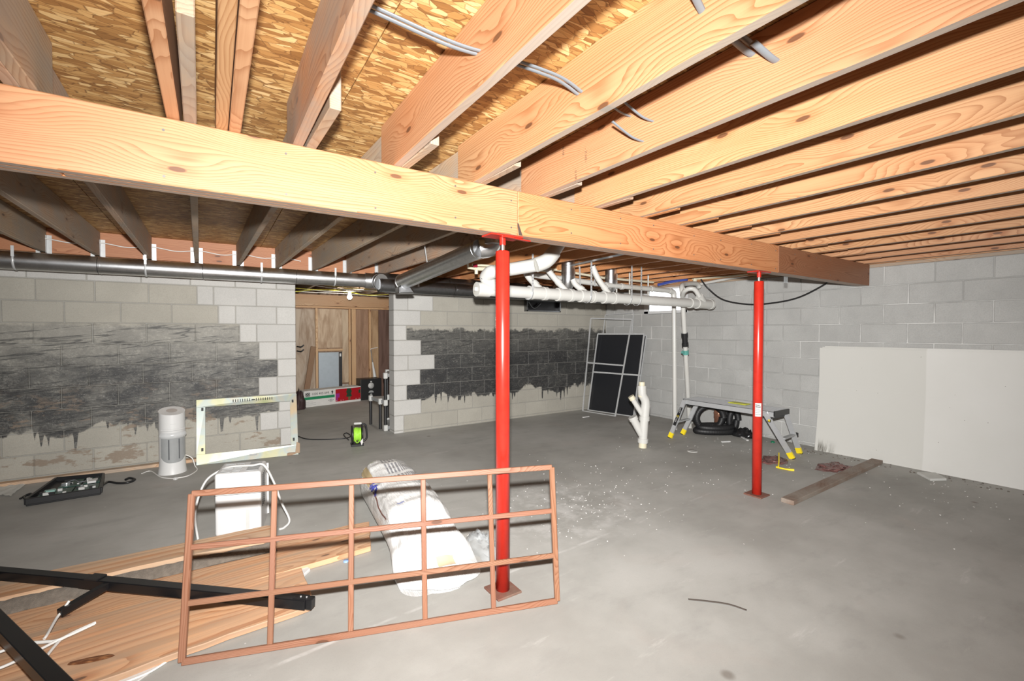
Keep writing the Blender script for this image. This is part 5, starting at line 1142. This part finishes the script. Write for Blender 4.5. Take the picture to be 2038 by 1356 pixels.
MB().prism([k0 + kx * (.19 + u) + Vector((0, 0, z)) - ky * .002 for u, z in ((0, .09), (.05, .09), (.045, .125), (.005, .125))], -ky * .001).build('small_emblem', GREYP, kb); MB().prism([k0 + kx * (.20 + u) + Vector((0, 0, z)) - ky * .002 for u, z in ((0, .36), (.03, .36), (.035, .385), (-.005, .385))], -ky * .001).build('small_emblem', PRINTW, kb)
blob('dark_red_bag', (1.30, 8.95, 0), .11, .13, .30, pm('dark_red_cloth', (.035, .015, .016), .6), 'dark crumpled bag against the left end of the long carton', 'bag', 17)
A_, B_, C_, D_ = fl(737, 846), fl(757, 855), fl(752, 848), fl(767, 861); 
D_ = Vector((2.005, 6.30, 0)); C_ = Vector((2.10, 6.72, 0)); A_ = Vector((1.93, 6.80, 0)); B_ = Vector((1.915, 6.36, 0))
A_ = fl(738, 845); B_ = fl(757, 854); C_ = A_ + Vector((.20, -.05, 0)); D_ = fl(767.5, 858)
sh = thing('plastic_shelf', 'grey plastic shelf unit with black tube legs beside the doorway pier', 'shelf', D_)
EX = Vector((.30, .03, 0)); ZS = (.41, .80)
def post(p, z0, z1): MB().cyl(p + Vector((0, 0, z0)), p + Vector((0, 0, z1)), .021, 14).build('post', BLACK, sh); 
def sock_(p, z): MB().box(p + Vector((0, 0, z)), (.056, .056, .085)).build('corner_socket', GREYL, sh, .008)
def deck(ps, z, th=.05): MB().hexa([p + Vector((0, 0, z - th)) for p in ps], [p + Vector((0, 0, z)) for p in ps]).build('shelf_deck', GREYP, sh, .004)
CC, DD = C_ + Vector((.04, 0, 0)), D_
for p, zt_ in ((A_, .40), (B_, .40), (CC, .78), (DD, .78)): post(p, 0, zt_); sock_(p, .40)
for p in (CC, DD): sock_(p, .785); sock_(p, .043)
deck([B_, DD, CC, A_], .425); deck([DD, DD + Vector((.3, .12, 0)), CC + Vector((.3, .1, 0)), CC], .81); deck([DD, DD + Vector((.3, .12, 0)), CC + Vector((.3, .1, 0)), CC], .06)
post(CC + Vector((.3, .1, 0)), 0, .78); post(DD + Vector((.3, .12, 0)), 0, .78)
wk = thing('white_cane', 'slim white hooked rod leaning on the partition above the black box', 'rod', pl(745, 758, 1, 9.6))
b0_ = Vector((pl(746, 755, 1, 9.56).x, 9.56, .44)); t0_ = pl(738, 697, 1, 9.68)
MB().tube([b0_, b0_.lerp(t0_, .55)], [.036, .014], 10).build('handle', WHITEP, wk); MB().tube([b0_.lerp(t0_, .5), t0_], .008, 8).build('rod', CABLEG, wk); MB().tube(spline([t0_, t0_ + Vector((.01, -.01, .03)), t0_ + Vector((.14, -.02, .05))], 5), .007, 8).build('hook', WHITEP, wk)
for i, y in enumerate((690, 699)):
    p = pl(592, y, 1, BR - .06); o = MB().tube(spline([p + Vector((0, .05, 0)), p + Vector((.06, -.02, -.01)), p + Vector((.11, -.03, .03))], 6), .014, 8).build('wall_hook', BLACK); tag(o, ['upper black hook on the plywood partition', 'lower black hook on the plywood partition'][i], 'hook', 'black hooks on the partition')

# grade stamps on the joist and a chipped notch on the beam edge
for i, (px, py) in enumerate(((1121, 300), (1166, 309), (1146, 348))):
    p = pl(px, py, 0, X6); Mx = Matrix((Vector((0, 0, -1)), Vector((0, -1, 0)), Vector((-1, 0, 0)))).transposed().to_4x4(); Mx.translation = p + Vector((-.0012, 0, 0))
    text('grade_stamp', '- II HF-', .024, Mx, pm('stamp_ink', (.12, .07, .04), .7) if i == 0 else bpy.data.materials['stamp_ink'], NJ[8])
nx = pl(1033, 465, 1, 1.985).x
MB().prism([(nx - .012, 1.9845, 1.985), (nx - .004, 1.9845, 1.985), (nx + .022, 1.9845, 1.9225), (nx - .002, 1.9845, 1.9225)], (0, -.0012, 0)).build('chipped_notch', pm('dark_crack', (.06, .04, .03), .9), bmth)
nr = random.Random(9); NAIL = pm('nail_head', (.20, .19, .18), .4, .6)
for k in range(16):
    xx = -.55 + k * .38 + nr.uniform(-.05, .05)
    for zz in (1.965, 2.11):
        z_ = zz + nr.uniform(-.015, .015); MB().cyl((xx, 1.9862, z_), (xx, 1.9835, z_), .0045, 8).build('nail_head', NAIL, bmth)
